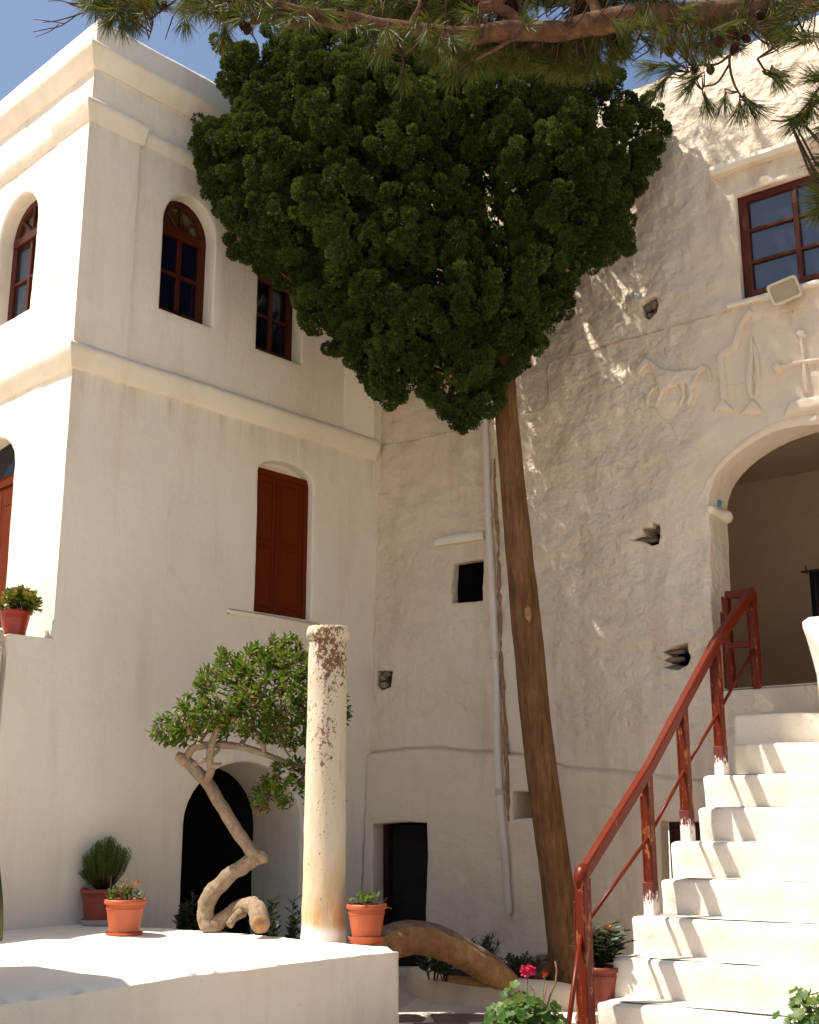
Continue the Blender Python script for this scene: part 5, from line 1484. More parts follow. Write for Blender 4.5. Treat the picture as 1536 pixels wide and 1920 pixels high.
# crown above the picture, towards the trunk
for _ in range(380):
    x = rr_.uniform(820, 1900); y = rr_.uniform(-420, -50); tuft_px(x, y, rr_.uniform(4.9, 6.9), anyd(x, y), 40, .12)
ub = [at_y(1540, -330, 5.8), Vector((2.3, 7.4, 8.9)), Vector((1.3, 8.8, 9.2)), Vector((.4, 9.5, 9.4))]  # unseen bough and its tufts, added to shade the right of the old wall
V, f = tube_vf(catmull(ub, 8), [.09, .07, .05, .02], 12, .12, 9, True, 3); mk('bough', V, f, M['pine_bark'], pine); SK = np.concatenate([SK, np.array([tuple(p) for p in catmull(ub, 8)])])
for _ in range(330): tufts.append((np.array([rr_.uniform(.15, 1.5), rr_.uniform(8.75, 9.9), rr_.uniform(8.85, 10.1)]), np.array([rr_.gauss(0, .7), rr_.gauss(0, .7), rr_.gauss(.2, .6)]), 40, .14))
P, D, R, S = [], [], [], []
lines = []
for p, d, n, L in tufts:
    d = d / np.linalg.norm(d); u = rand_dirs(n)
    t = RNG.random(n)
    P.append(p - d * (t * .05)[:, None]); D.append(d * 1.15 + u * .62); R.append(RNG.uniform(0, 6.28, n)); S.append(L * RNG.uniform(.75, 1.1, n))
    q = p - d * .06; k = np.linalg.norm(SK - q, axis=1).argmin(); a = SK[k]
    if np.linalg.norm(a - q) < 1.2:
        mid_ = (a + q) / 2 - np.array([0, 0, .1 * np.linalg.norm(a - q)]); lines.append([tuple(a), tuple(mid_), tuple(q), tuple(p)])
T_NEEDLE = ([(0, .006, 0), (0, -.006, 0), (.55, -.010, -.02), (.55, .010, -.02), (1, 0, -.08)], [(0, 1, 2, 3), (3, 2, 4)])
V, fl = scatter(T_NEEDLE[0], T_NEEDLE[1], np.concatenate(P), np.concatenate(D), np.concatenate(R), np.concatenate(S))
ndl = mk_cloud('needles', V, fl, M['pine_needle'], pine); tag(ndl, kind='stuff')
tag(stem_tubes('twigs', lines, .0045, M['twig'], pine, True, 5), kind='stuff')
def pine_cone(c, d, L):
    c = Vector(c); d = Vector(d).normalized(); b = MB()
    r = d.orthogonal().normalized(); s = d.cross(r)
    rings = 9
    for i in range(rings):
        t = (i + .5) / rings; rad = L * .34 * math.sin(math.pi * (t * .85 + .1)) ** .8
        m = 8
        for k in range(m):
            a = 2 * math.pi * (k + (i % 2) * .5) / m; o = r * math.cos(a) + s * math.sin(a); w = d.cross(o)
            p0 = c + d * (t * L) + o * rad * .55; w_ = rad * .42
            b.add([p0 - w * w_ * .6, p0 + w * w_ * .6, p0 + o * rad * .5 + d * L * .03 + w * w_, p0 + o * rad * .62 + d * L * .07, p0 + o * rad * .5 + d * L * .03 - w * w_, p0 + d * L * .07 + o * rad * .1], [(0, 1, 2, 3, 4), (5, 4, 3), (5, 3, 2), (5, 2, 1), (5, 0, 4)])
    v, f = lathe_vf([(.001, 0), (L * .2, L * .2), (L * .2, L * .6), (.001, L * .98)], 8); 
    R_ = Matrix((r, s, d)).transposed(); b.add([c + R_ @ Vector(q) for q in v], f)
    return b.build('pine_cone', M['cone'], pine, False)
for (x, y, Y) in ((452, 38, 5.6), (468, 45, 5.6), (440, 20, 5.5), (310, 4, 5.5), (400, 8, 5.6), (482, 30, 5.6), (490, 10, 5.6), (1372, 60, 5.3), (1392, 66, 5.35), (1352, 70, 5.35), (1380, 78, 5.3), (1302, 118, 5.35), (1332, 122, 5.35), (1255, 84, 5.5), (1420, 20, 5.5), (1468, 30, 5.5), (1490, 22, 5.5), (1376, 50, 5.3), (1010, 80, 5.5), (640, 12, 5.5), (880, 10, 5.4)):
    p = at_y(x, y, Y); pine_cone(p, (rr_.gauss(0, .4), rr_.gauss(0, .4), -1), rr_.uniform(.055, .08))

# ------------------------------------------------------------------ planter at the foot of the cypress
kerb = empty('planter_kerb', tuple(at_z(900, 1885, 0)), 'low lumpy whitewashed kerb in front of the cypress roots', 'planter')
kp = [at_z(762, 1852, .0), at_z(800, 1878, 0), at_z(860, 1884, 0), at_z(930, 1888, 0), at_z(1000, 1893, 0), at_z(1075, 1896, 0), at_z(1130, 1892, 0)]
kt = [.15, .17, .17, .19, .18, .18, .17]
kpc = catmull(kp, 8); V = []; ktc = np.interp(np.linspace(0, 6, len(kpc)), range(7), kt)
for i, p in enumerate(kpc):
    t = (kpc[min(i + 1, len(kpc) - 1)] - kpc[max(i - 1, 0)]).normalized(); n_ = Vector((-t.y, t.x, 0))
    h = ktc[i]
    for (o, zz_) in ((-.01, -.03), (0, h * .45), (.012, h * .8), (.035, h), (.16, h + .005), (.21, h - .03), (.23, -.03)): V.append(tuple(p + n_ * o + Vector((0, 0, zz_))))
V = np.array(V); V += (.016 * fbm(V, 3.5, 3))[:, None] * np.array([.6, .9, .8]); m = 7
Fc = [(i * m + j, (i + 1) * m + j, (i + 1) * m + j + 1, i * m + j + 1) for i in range(len(kpc) - 1) for j in range(m - 1)]
fix_normals(mk('kerb_wall', V, Fc, M['plaster_old'], kerb))
gz = .10
bed = [tuple(p + Vector((0, .12, 0)))[:2] for p in kpc[6:]] + [tuple(IC + DO * 3.0 + NO * .02)[:2], tuple(IC + DO * .75 + NO * .02)[:2]]
v2, tri, _ = cdt_fill(bed, [], .08); v3 = np.concatenate([v2, np.zeros((len(v2), 1))], 1)
v3[:, 2] = gz + .03 * fbm(v3, 3, 3); mk('planting_soil', v3, tri, M['soil'], kerb)
# rubble and roots lying in the planter
heap = empty('rubble_heap', tuple(at_y(1010, 1826, 10.0)), 'small heap of brown stones against the cypress foot', 'stones')
for k, (x, y, r) in enumerate(((1005, 1812, .06), (1025, 1806, .05), (1000, 1800, .045), (1030, 1822, .07), (985, 1826, .05), (1012, 1830, .06), (960, 1818, .05), (1018, 1795, .04), (978, 1806, .04))):
    stone('stone', at_y(x, y, 10.05 - .03 * (k % 3)), r, M['rubble'], heap, k * 2.3, (1.5, .9, .5))
# peeled trunk lying across the passage
lg = [at_y(700, 1790, 8.95), at_y(742, 1768, 9.05), at_y(790, 1762, 9.12), at_y(840, 1778, 9.2), at_y(885, 1803, 9.35), at_y(925, 1826, 9.55), at_y(958, 1842, 9.75)]
log_ = empty('fallen_log', (lg[3].x, lg[3].y, 0), 'peeled orange brown log arching over the dark doorway passage', 'log')
LC = catmull(lg, 8)
V, f = tube_vf(LC, [.10, .105, .10, .10, .10, .10, .07], 20, .10, 5, True, 2.0, .06); mk('heartwood', V, f, M['log'], log_)
LCb = [p + Vector((0, .035, .036)) for p in LC]
V, f = tube_vf(LCb, [.095, .10, .096, .094, .09, .085, .05], 20, .10, 6, True, 3.0, .05); mk('bark', V, f, M['log_bark'], log_)
V, f = tube_vf(catmull([at_y(842, 1836, 9.45), at_y(880, 1840, 9.5), at_y(925, 1846, 9.55)], 6), [.025, .035, .02], 10, .2, 10); mk('split_root', V, f, M['log'], log_)

# ------------------------------------------------------------------ things on the old wall
pipe = empty('drainpipe', tuple(o_at(963, 1712)), 'whitewashed drainpipe running down the rough wall behind the cypress', 'drainpipe')
def on_wall_pts(pxs, out=.03):
    r = []
    for x, y in pxs:
        s, z = pO(x, y); p = mapO(np.array([[s, z]]), np.array([0.]))[0]; q = Vector(p) + NO * out; r.append(q)
    return r
def flat_pipe(pts, w, t):
    b = MB(); n = len(pts); V = []; sec = [(math.copysign(abs(math.cos(a)) ** .5, math.cos(a)) * w / 2, math.copysign(abs(math.sin(a)) ** .5, math.sin(a)) * t / 2) for a in np.linspace(0, 2 * math.pi, 17)[:-1]]
    for i in range(n):
        tt = (pts[min(i + 1, n - 1)] - pts[max(i - 1, 0)]).normalized(); r = tt.cross(NO).normalized()
        for a, c in sec: V.append(tuple(pts[i] + r * a + NO * c))
    V = np.array(V); V += (.003 * fbm(V, 5, 2))[:, None]; m = 16
    return V, [(i * m + k, i * m + (k + 1) % m, (i + 1) * m + (k + 1) % m, (i + 1) * m + k) for i in range(n - 1) for k in range(m)] + [tuple(range(m)), tuple(range((n - 1) * m, n * m))]
def sm(pts, n=6): return catmull(pts, n)
up_px = [(911, 740), (912, 800), (917, 900), (922, 1000), (929, 1150), (935, 1280), (942, 1420), (946, 1486)]
V, f = flat_pipe(sm(on_wall_pts(up_px, .035)), .055, .06); sharp(mk('pipe_length', V, f, M['pipe'], pipe), 60)
V, f = flat_pipe(sm(on_wall_pts([(947, 1488), (951, 1540), (957, 1620), (964, 1711)], .042)), .06, .055); sharp(mk('pipe_length', V, f, M['pipe'], pipe), 60)
for y, x in ((965, 920), (1230, 933), (1486, 946)):
    V, f = flat_pipe(on_wall_pts([(x, y - 6), (x + .5, y + 6)], .036), .07, .075); mk('bracket', V, f, M['pipe'], pipe)
rs = sm(on_wall_pts([(x + 10.5 + 1.5 * math.sin(i), y) for i, (x, y) in enumerate([(916, 860), (919, 940), (923, 1020), (926, 1100), (930, 1180), (934, 1260), (938, 1340), (943, 1430), (947, 1500), (949, 1540)])], .004), 8)
V, f = tube_vf(rs, [.008, .02, .016, .022, .014, .02, .016, .02, .02, .006], 7, .5, 22); mk('rust_seam', V, f, M['rust'], pipe)

cab = mk('wall_cable', *tube_vf(sm(on_wall_pts([(716, 834), (760, 828), (820, 816), (880, 803), (930, 790), (985, 777), (1018, 771), (1029, 758), (1031, 725), (1031, 696), (1040, 680), (1100, 660), (1160, 642), (1230, 622), (1300, 603), (1372, 583)], .010), 8), [.0075, .0075], 8, .2, 20), M['cable'])
tag(cab, 'thin whitewashed cable clipped along the rough wall towards the casement window', 'cable')
# flood lamp under the casement
fp = o_at(1482, 556, -.12)
lamp = empty('flood_lamp', tuple(fp), 'cream rectangular flood lamp fixed below the casement window', 'lamp')
fd = (Vector((0, 0, H)) - fp); fd.z = -.2 * fd.length; fd.normalize(); fd = (fd + NO * .4).normalized()
fr_ = Vector((0, 0, 1)).cross(fd).normalized(); fu = fd.cross(fr_); a_ = math.radians(15)
fr_, fu = fr_ * math.cos(a_) + fu * math.sin(a_), fu * math.cos(a_) - fr_ * math.sin(a_)
def rrect(w, h, r, n=5):
    o = []
    for cx_, cy_, a0 in ((w - r, h - r, 0), (-w + r, h - r, 90), (-w + r, -h + r, 180), (w - r, -h + r, 270)):
        for k in range(n + 1):
            a = math.radians(a0 + 90 * k / n); o.append((cx_ + r * math.cos(a), cy_ + r * math.sin(a)))
    return o
rings = [(.095, .066, .02, -.06), (.118, .088, .03, .0), (.128, .098, .032, .02), (.128, .098, .032, .042), (.122, .092, .03, .05), (.108, .078, .024, .05), (.104, .074, .022, .03)]
V = []; 
for w, h, r, d in rings: V += [tuple(fp + fr_ * a + fu * b_ + fd * d) for a, b_ in rrect(w, h, r)]
m = 24; Fc = [(i * m + k, i * m + (k + 1) % m, (i + 1) * m + (k + 1) % m, (i + 1) * m + k) for i in range(len(rings) - 1) for k in range(m)] + [tuple(range(m))]
fix_normals(sharp(mk('housing', V, Fc, M['white_plastic'], lamp), 40))
mk('front_glass', [tuple(fp + fr_ * a + fu * b_ + fd * .034) for a, b_ in rrect(.105, .075, .022)], [tuple(range(24))], M['lamp_glass'], lamp, False)
v, f = bar_vf(fp - fd * .05, o_at(1496, 566, .03), .03, .02, (0, 0, 1), .003); mk('bracket', v, f, M['white_plastic'], lamp, False)
# small blue and white charm under the arch
ch = IC + DO * (aS0 + .01) + bat(aZS) - NO * .22 + Vector((0, 0, aZS + .06))
charm = empty('eye_charm', tuple(ch), 'tiny blue and cream charm on the arch above the impost', 'charm')
for k, (dx, mt) in enumerate(((0, 'blue'), (.055, 'cream'))):
    if mt == 'blue': M['blue'] = simple('blue_enamel', (.02, .25, .42), .3, (.02, .2, .36), 9)
    if mt == 'cream': M['cream'] = simple('cream_enamel', (.6, .52, .36), .4, (.5, .42, .3), 9)
    V, f = lathe_vf([(.001, -.032), (.018, -.026), (.025, -.01), (.026, .01), (.018, .026), (.001, .032)], 12, 0, 1, tuple(ch - NO * dx)); mk('bead', V, f, M[mt], charm)
# dark textile hung in the porch
M['navy'] = simple('navy_cloth', (.012, .012, .02), .9, (.008, .008, .012), 10, .004, 40, .1)
def porch_pt(x, y, dep):
    n = NO; r = ray(x, y); base_ = IC + bat(3.2) - n * dep
    t = (base_.x * n.x + base_.y * n.y) / (r[0] * n.x + r[1] * n.y); return Vector((r[0] * t, r[1] * t, H + r[2] * t))
c0 = porch_pt(1517, 1073, 1.6); zb = Z_LAND + .03
cloth = empty('hanging_textile', (c0.x, c0.y, Z_LAND), 'dark navy textile hanging from a rod inside the porch', 'textile')
V = []; Fc = []; nx, nz = 24, 8
for j in range(nz + 1):
    for i in range(nx + 1):
        V.append(tuple(c0 + DO * (.9 * i / nx) - NO * (.03 * math.sin(i * 1.1) * (.3 + j / nz)) + Vector((0, 0, (zb - c0.z) * j / nz))))
Fc = [(j * (nx + 1) + i, j * (nx + 1) + i + 1, (j + 1) * (nx + 1) + i + 1, (j + 1) * (nx + 1) + i) for j in range(nz) for i in range(nx)]
cl = mk('cloth', V, Fc, M['navy'], cloth); md = cl.modifiers.new('solid', 'SOLIDIFY'); md.thickness = .008
V, f = tube_vf([c0 - DO * .07 + Vector((0, 0, .01)), c0 + DO * .98 + Vector((0, 0, .01))], [.012, .012], 8); mk('rod', V, f, M['twig'], cloth)
V, f = tube_vf([c0 - DO * .02 + Vector((0, 0, -.01)), c0 - DO * .03 + Vector((0, 0, .07))], [.012, .006], 8); mk('finial', V, f, M['twig'], cloth)
for s_ in (.05, .85):
    V, f = tube_vf([c0 + DO * s_ + Vector((0, 0, .01)) - NO * .012, Vector((c0.x, c0.y, Z_LAND - .05)) + DO * s_ - NO * .03], [.014, .014], 8); mk('stand_leg', V, f, M['twig'], cloth)

# ------------------------------------------------------------------ plants at the foot of the walls
def shrub(name, label, c, w, h, n_stem, L, mat, group=None, leaf_n=16, tmpl=T_LEAF, flowers=None, lean=(0, 0)):
    root = empty(name, tuple(c), label, 'plant', group)
    P, D, R, S, lines = [], [], [], [], []
    for k in range(n_stem):
        a = RNG.uniform(0, 6.28); rr = RNG.uniform(.1, 1) ** .6
        tip = np.array([math.cos(a) * rr * w + lean[0] * h, math.sin(a) * rr * w * .8 + lean[1] * h, h * RNG.uniform(.7, 1.05) * (1 - .35 * rr * rr)])
        b0 = np.array([math.cos(a) * .03, math.sin(a) * .03, 0.]); mid_ = (b0 + tip) / 2 + np.array([0, 0, h * .12]); lines.append([tuple(b0), tuple(mid_), tuple(tip)])
        for i in range(leaf_n):
            t = .3 + .7 * i / leaf_n; q = (1 - t) ** 2 * b0 + 2 * t * (1 - t) * mid_ + t * t * tip; az = i * 2.4
            P.append(q); D.append(np.array([math.cos(az), math.sin(az), .35 + .5 * t])); R.append(RNG.uniform(-.5, .5)); S.append(L * RNG.uniform(.7, 1.15))
    local_cloud('foliage', tmpl, np.array(P), np.array(D), np.array(R), np.array(S), M[mat], root)
    stem_tubes('stem', lines, .005, M['twig'], root)
    if flowers:
        for (dx, dy, dz, mt, sz) in flowers:
            P, D, R, S = rosettes([(dx, dy, dz)], [(0, -.5, 1)], 14, sz, (.2, 1.4)); local_cloud('flower', T_LEAF, P, D, R, S, M[mt], root)
    return root
shrub('leafy_plant', 'dark narrow leaved plant growing behind the fallen log', at_y(908, 1822, 9.98), .14, .30, 12, .10, 'dark_plant', leaf_n=14, tmpl=T_NARROW)
shrub('leafy_plant', 'dark low plant under the arch of the fallen log', at_y(838, 1840, 9.75), .13, .16, 10, .09, 'dark_plant', leaf_n=12, tmpl=T_NARROW)
shrub('leafy_plant', 'dark green shrub in front of the arched cellar opening', at_z(358, 1772, .02) if False else Vector((-1.62, 9.75, 0)), .26, .88, 26, .075, 'dark_plant', leaf_n=22)
shrub('leafy_plant', 'dark green shrub between the crooked stump and the stone column', Vector((-.93, 9.15, 0)), .26, .86, 30, .075, 'dark_plant', leaf_n=22)
shrub('leafy_plant', 'small dark plant in the shadow of the doorway by the log', at_y(812, 1838, 9.9), .12, .20, 8, .08, 'dark_plant', leaf_n=10)
g1 = at_y(975, 1858, 9.62)
shrub('leafy_plant', 'sprawling dry weed on the planter soil beside the cypress trunk', at_y(972, 1828, 9.85), .18, .16, 16, .045, 'dark_plant', leaf_n=12)
# potted plant behind the railing
pp = at_y(1128, 1888, 8.3); pp.z = max(0.0, pp.z)
pot5 = empty('potted_plant', (pp.x, pp.y, pp.z), 'dark leafy potted plant with orange flower behind the lowest railing post', 'potted plant')
pot_parts(pot5, .13, .095, .25, M['terracotta_dark'], saucer=False)
P, D, R, S = [], [], [], []
lines = []
for k in range(34):
    a = RNG.uniform(0, 6.28); rr = RNG.uniform(.1, 1) ** .6; tip = np.array([math.cos(a) * rr * .20, math.sin(a) * rr * .16, .30 + .26 * RNG.uniform(.5, 1) * (1 - .4 * rr * rr)]); b0 = np.array([0, 0, .22]); lines.append([tuple(b0), tuple(tip)])
    for i in range(14):
        t = .25 + .75 * i / 14; az = i * 2.4; P.append(b0 + (tip - b0) * t); D.append((math.cos(az), math.sin(az), .3)); R.append(RNG.uniform(-.5, .5)); S.append(.075 * RNG.uniform(.7, 1.1))
local_cloud('foliage', T_LEAF, np.array(P), np.array(D), np.array(R), np.array(S), M['dark_plant'], pot5); stem_tubes('stem', lines, .004, M['twig'], pot5)
P, D, R, S = rosettes([(.05, -.08, .50)], [(0, -.6, 1)], 14, .03, (.2, 1.4)); local_cloud('flower', T_LEAF, P, D, R, S, M['petal_orange'], pot5)

# geraniums in the foreground
def ger_template():
    n = 14; V = [(0.0, 0, 0)]
    for k in range(n):
        a = 2 * math.pi * k / n; r = .5 * (1 + .13 * math.cos(a * 5)) * (1 - .30 * math.exp(-((a - math.pi) / .25) ** 2))
        V.append((.5 + r * math.cos(a) , r * math.sin(a), .07 * math.cos(a * 5) + .05))
    V.append((.45, 0, -.06))
    return V, [(n + 1, 1 + k, 1 + (k + 1) % n) for k in range(n)]
T_GER = ger_template()
def geranium(label, loc, pot_r, h, spread, n_leaf, group, blooms, bare, size=.075, potmat='terracotta'):
    root = empty('potted_geranium', tuple(loc), label, 'potted plant', group)
    pot_parts(root, pot_r, pot_r * .74, h, M[potmat])
    P, D, R, S, lines = [], [], [], [], []
    for k in range(n_leaf):
        a = RNG.uniform(0, 6.28); rr = RNG.uniform(.05, 1) ** .5
        c = np.array([math.cos(a) * rr * spread[0], math.sin(a) * rr * spread[1], h + .03 + spread[2] * RNG.uniform(.15, 1.0) * (1.05 - .6 * rr * rr)])
        nrm = np.array([math.cos(a) * .8 * rr, math.sin(a) * .8 * rr - .35, 1.0]) + RNG.normal(0, .3, 3); nrm /= np.linalg.norm(nrm)
        f_ = np.cross(nrm, rand_dirs(1)[0]); f_ /= np.linalg.norm(f_)
        P.append((c, f_, nrm, size * RNG.uniform(.6, 1.15)))
        b0 = np.array([math.cos(a) * pot_r * .3, math.sin(a) * pot_r * .3, h - .03]); lines.append([tuple(b0), tuple((b0 + c) / 2 + np.array([0, 0, .02])), tuple(c)])
    tv = np.array(T_GER[0]); V = []; Fc = []
    for i, (c, f_, nrm, sz) in enumerate(P):
        y_ = np.cross(nrm, f_); V.append(c + sz * (tv[:, 0:1] * f_ + tv[:, 1:2] * y_ + tv[:, 2:3] * nrm)); Fc += [tuple(q + i * len(tv) for q in f) for f in T_GER[1]]
    mk('foliage', np.concatenate(V), Fc, M['ger_leaf'], root, True, False)
    stem_tubes('leaf_stalk', lines, .003, M['ger_leaf'], root)
    for (x, y, z, mt, sz, nb) in blooms:
        stem_tubes('flower_stalk', [[(x * .3, y * .3, h), (x * .8, y * .8, (h + z) / 2), (x, y, z)]], .0028, M['ger_leaf'], root)
        cs = [(x + sz * .9 * d[0], y + sz * .9 * d[1], z + sz * .6 * d[2]) for d in rand_dirs(nb)]
        P2, D2, R2, S2 = rosettes(cs, [np.array(c) - np.array([x, y, z - .01]) for c in cs], 5, sz * .42, (.5, 1.3)); local_cloud('bloom', T_PETAL, P2, D2, R2, S2, M[mt], root)
    for ln in bare: stem_tubes('bare_stem', [ln], .006, M['twig_pale'], root)
    return root
gl = at_y(985, 1905, 6.3); gl = Vector((gl.x, gl.y, 0))
geranium('pink flowering geranium with pale bare stems in front of the planter kerb', gl, .15, .30, (.19, .16, .25), 190, None, [(.015, -.02, .655, 'petal_pink', .036, 46), (.105, .03, .63, 'petal_red', .016, 14)], [[(.05, 0, .28), (.08, -.03, .42), (.125, -.03, .55), (.15, -.03, .60), (.158, -.03, .66), (.150, -.03, .70)], [(.04, -.03, .28), (.07, -.05, .45), (.105, -.05, .6)], [(.0, -.05, .28), (-.02, -.08, .4), (-.09, -.12, .3)]], .062)
gr = SP0 - SA * (G0 + 8.2 * TREAD) + SW * 1.0
gq = at_y(1562, 1950, 6.15)
geranium('bright green geranium in a terracotta pot at the open side of the stair', Vector((gq.x, gq.y, .045)), .16, .30, (.26, .2, .24), 130, None, [], [[(.0, -.05, .28), (-.12, -.1, .33), (-.2, -.1, .3)]], .062)

# ------------------------------------------------------------------ unseen wall, added out of view to cast the shadow across the terrace
cw = empty('added_shade_wall', (-3.1, 5.4, 0), 'unseen white wall with sloping top, added to cast shade on the terrace', 'wall')
V = []
n = 16
for i in range(n + 1):
    t = i / n; y = 6.9 - 2.6 * t; zt_ = 2.15 + min(1.5, 1.7 * 2.6 * t)
    for (x, z) in ((-2.96, -.05), (-2.96, zt_ - .08), (-2.99, zt_ - .02), (-3.1, zt_), (-3.22, zt_ - .02), (-3.25, zt_ - .08), (-3.25, -.05)): V.append((x, y, z))
V = np.array(V); V += .01 * fbm(V, 2, 3)[:, None]; m = 7
Fc = [(i * m + j, (i + 1) * m + j, (i + 1) * m + j + 1, i * m + j + 1) for i in range(n) for j in range(m - 1)] + [tuple(range(m)), tuple(range(n * m, n * m + m))]
fix_normals(sharp(mk('shade_wall_body', V, Fc, M['plaster'], cw), 50))

# ------------------------------------------------------------------ person at the left edge
M['skin'] = simple('skin', (.50, .30, .21), .55, (.45, .26, .18), 12, spec=.4)
M['hair'] = simple('dark_hair', (.03, .018, .012), .6, (.02, .012, .01), 30)
M['trousers'] = simple('dark_trousers', (.018, .016, .026), .85, (.012, .011, .018), 20)
M['shoe'] = simple('black_shoe', (.015, .013, .012), .5, (.02, .018, .016), 20)
def shawl_mat():
    m, t, b = new_mat('olive_patterned_cloth'); p = pos_node(t)
    n1 = noise(t, p, 9, 3, .5, .5); c = ramp(t, n1, [(.32, (.035, .032, .03)), (.42, (.10, .085, .045)), (.52, (.14, .15, .06)), (.6, (.20, .18, .09)), (.7, (.26, .12, .03))])
    t.links.new(c, b.inputs['Base Color']); b.inputs['Roughness'].default_value = .95; b.inputs['Specular IOR Level'].default_value = .1
    bump(t, b, [(noise(t, p, 160, 2, .5), .002, .6)]); return m
M['shawl'] = shawl_mat()
px_, py_ = -1.775, 4.52
person = empty('person', (px_, py_, 0), 'person in dark trousers and an olive patterned jacket with a fringed scarf', 'person')
def body():
    J = [(0, 0, .93, .12), (0, 0, 1.12, .12), (0, 0, 1.30, .14), (0, 0, 1.42, .075), (0, .0, 1.50, .055)]
    Vv, Ee, Rr = [], [], []
    def chain(pts, start=None):
        prev = start
        for x, y, z, r in pts:
            Vv.append((px_ + x, py_ + y, z)); Rr.append(r)
            if prev is not None: Ee.append((prev, len(Vv) - 1))
            prev = len(Vv) - 1
        return prev
    chain(J)
    for s in (-1, 1):
        chain([(s * .10, 0, .86, .095), (s * .11, .0, .50, .062), (s * .11, .02, .10, .042), (s * .12, -.10, .05, .036)], 0)
        chain([(s * .17, 0, 1.36, .062), (s * .215, .02, 1.08, .046), (s * .20, -.06, .84, .034), (s * .19, -.08, .77, .026)], 2)
    me = bpy.data.meshes.new('body'); me.from_pydata(Vv, Ee, []); me.update()
    o = bpy.data.objects.new('body', me); COL.objects.link(o)
    md = o.modifiers.new('skin', 'SKIN')
    for i, r in enumerate(Rr): me.skin_vertices[0].data[i].radius = (r, r * .85)
    me.skin_vertices[0].data[0].use_root = True
    ms = o.modifiers.new('sub', 'SUBSURF'); ms.levels = ms.render_levels = 2
    dg = bpy.context.evaluated_depsgraph_get(); ev = bpy.data.meshes.new_from_object(o.evaluated_get(dg))
    bpy.data.objects.remove(o)
    ev.name = 'body'; ev.materials.clear(); ev.materials.append(M['skin']); ev.polygons.foreach_set('use_smooth', [True] * len(ev.polygons))
    ob = bpy.data.objects.new('body', ev); COL.objects.link(ob); adopt(ob, person); return ob
bd = body()
def loft(name, rings, mat, seg=20, parent=person, rough=.02, fold=0.0):
    V = []
    for (x, y, z, rx, ry) in rings:
        for k in range(seg):
            a = 2 * math.pi * k / seg; w = 1 + fold * math.sin(a * 6 + z * 3); V.append((px_ + x + rx * math.cos(a) * w, py_ + y + ry * math.sin(a) * w, z))
    V = np.array(V); V[:, :2] += (rough * .3 * fbm(V, 9, 2))[:, None]; n = len(rings)
    Fc = [(i * seg + k, i * seg + (k + 1) % seg, (i + 1) * seg + (k + 1) % seg, (i + 1) * seg + k) for i in range(n - 1) for k in range(seg)]
    o = mk(name, V, Fc, mat, parent); md = o.modifiers.new('solid', 'SOLIDIFY'); md.thickness = .006; return o
# head with face and hair
def head():
    V, f = lathe_vf([(.001, -.125), (.035, -.118), (.062, -.085), (.074, -.04), (.082, .01), (.083, .05), (.07, .09), (.04, .115), (.001, .122)], 24)
    V[:, 1] *= 1.18
    nose = np.exp(-((V[:, 0] / .014) ** 2 + ((V[:, 2] + .02) / .025) ** 2)) * (V[:, 1] < 0); V[:, 1] -= .024 * nose
    for sx in (-1, 1):
        eye = np.exp(-(((V[:, 0] - sx * .032) / .014) ** 2 + ((V[:, 2] - .008) / .012) ** 2)) * (V[:, 1] < 0); V[:, 1] += .010 * eye
    V += np.array([px_, py_ - .01, 1.625]); h_ = mk('head', V, f, M['skin'], person)
    for sx in (-1, 1):
        v, f2 = lathe_vf([(.001, -.01), (.008, -.005), (.010, 0), (.008, .005), (.001, .01)], 10, 0, 1, (px_ + sx * .031, py_ - .093, 1.634)); mk('eye', v, f2, M['hair'], h_)
        v, f2 = lathe_vf([(.001, -.03), (.010, -.02), (.014, 0), (.010, .022), (.001, .03)], 10, 0, 1, (px_ + sx * .084, py_ + .0, 1.625)); mk('ear', v, f2, M['skin'], h_)
    v, f2 = tube_vf([Vector((px_ - .024, py_ - .092, 1.566)), Vector((px_, py_ - .098, 1.564)), Vector((px_ + .024, py_ - .092, 1.566))], [.003, .006, .003], 8); mk('mouth', v, f2, M['skin'], h_)
    V, f = lathe_vf([(.09, -.06), (.094, 0), (.094, .05), (.08, .10), (.045, .128), (.001, .136)], 24, .004, 20); V[:, 1] *= 1.14; V += np.array([px_, py_ + .012, 1.634]); mk('hair', V, f, M['hair'], person)
head()
loft('jacket', [(0, 0, 1.45, .07, .07), (0, 0, 1.42, .13, .095), (0, 0, 1.37, .185, .115), (0, 0, 1.25, .19, .13), (0, 0, 1.1, .185, .13), (0, 0, .98, .20, .14), (0, 0, .90, .205, .145)], M['shawl'], fold=.02)
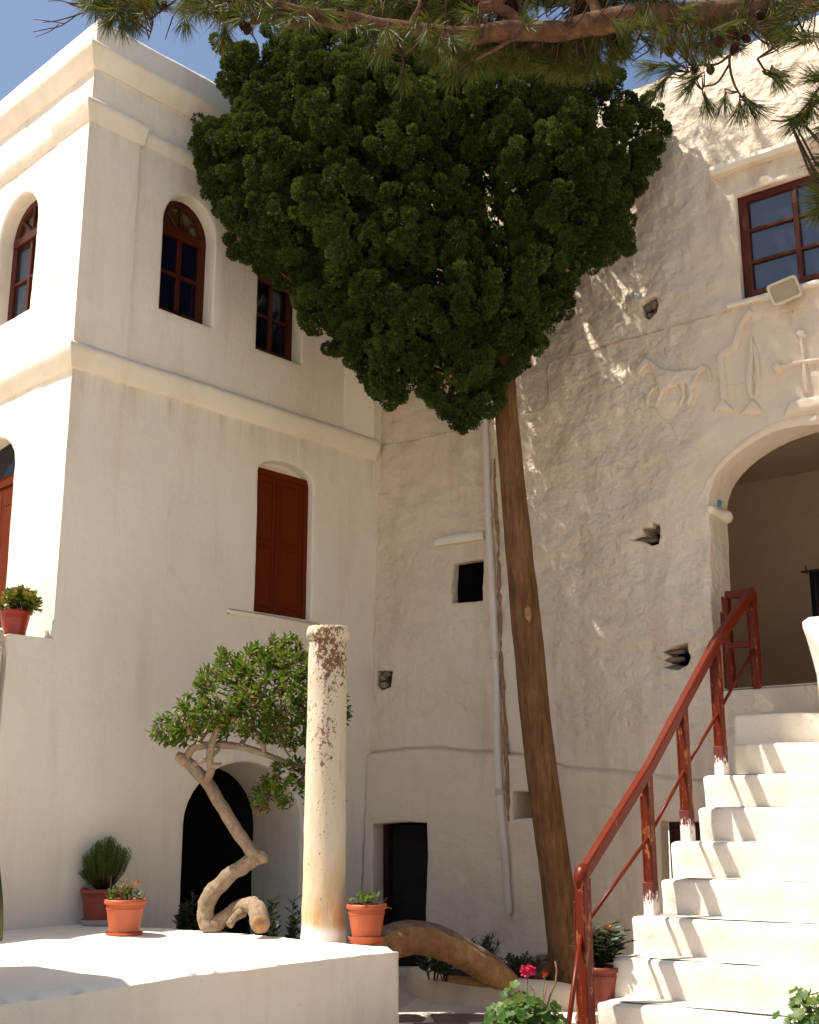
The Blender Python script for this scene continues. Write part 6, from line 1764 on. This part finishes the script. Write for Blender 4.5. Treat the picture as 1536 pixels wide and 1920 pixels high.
for s in (-1, 1):
    loft('sleeve', [(s * .155, 0, 1.39, .06, .07), (s * .19, .0, 1.30, .058, .066), (s * .215, .02, 1.1, .054, .06), (s * .208, -.03, .95, .05, .054), (s * .20, -.06, .86, .044, .048)], M['shawl'], 14, fold=.03)
    loft('trouser_leg', [(s * .095, 0, .95, .112, .125), (s * .10, 0, .80, .105, .115), (s * .11, 0, .5, .076, .084), (s * .11, .015, .12, .066, .075)], M['trousers'], 16, fold=.02)
    V, f = tube_vf(catmull([Vector((px_ + s * .11, py_ + .06, .045)), Vector((px_ + s * .115, py_, .05)), Vector((px_ + s * .12, py_ - .12, .035)), Vector((px_ + s * .122, py_ - .18, .028))], 4), [.045, .052, .045, .025], 12); mk('shoe', V, f, M['shoe'], person)
    hb = Vector((px_ + s * .19, py_ - .08, .77))
    V, f = tube_vf(catmull([hb + Vector((0, .01, .04)), hb, hb + Vector((0, -.01, -.05))], 3), [.026, .036, .03], 10); V[:, 0] = hb.x + (V[:, 0] - hb.x) * .55; hd = mk('hand', V, f, M['skin'], person)
    for k in range(4):
        fb = hb + Vector((0, -.03 + k * .017 - .005, -.05)); V, f = tube_vf(catmull([fb, fb + Vector((-s * .004, -.004, -.035)), fb + Vector((-s * .016, -.006, -.068 + abs(k - 1.5) * .006))], 3), [.0085, .008, .006], 7); mk('finger', V, f, M['skin'], hd)
    fb = hb + Vector((0, -.035, -.0)); V, f = tube_vf(catmull([fb, fb + Vector((-s * .006, -.022, -.025)), fb + Vector((-s * .012, -.026, -.055))], 3), [.010, .009, .007], 7); mk('thumb', V, f, M['skin'], hd)
# scarf hanging down the side, with a fringe
sx_ = px_ + .225
V = []; nz = 14; nx = 6
for j in range(nz + 1):
    z = 1.40 - .45 * j / nz; o_ = .012 + .048 * (j / nz) ** 1.2
    for i in range(nx + 1):
        V.append((sx_ + o_ + .008 * math.sin(i * 1.7 + j * .4), py_ - .11 + .2 * i / nx, z))
Fc = [(j * (nx + 1) + i, j * (nx + 1) + i + 1, (j + 1) * (nx + 1) + i + 1, (j + 1) * (nx + 1) + i) for j in range(nz) for i in range(nx)]
sc_ = mk('scarf', V, Fc, M['shawl'], person); md = sc_.modifiers.new('solid', 'SOLIDIFY'); md.thickness = .012
rr_ = random.Random(8); b = MB()
for k in range(26):
    y = py_ - .11 + .2 * k / 25; x = sx_ + .06 + rr_.uniform(-.008, .008); dz = rr_.uniform(.09, .15)
    v, f = tube_vf(catmull([Vector((x, y, .955)), Vector((x + rr_.uniform(-.012, .006), y, .955 - dz * .5)), Vector((x + rr_.uniform(-.03, .004), y + rr_.uniform(-.01, .01), .955 - dz))], 3), [.0022, .0018, .0012], 5); b.add(v, f)
b.build('fringe', M['shawl'], sc_)
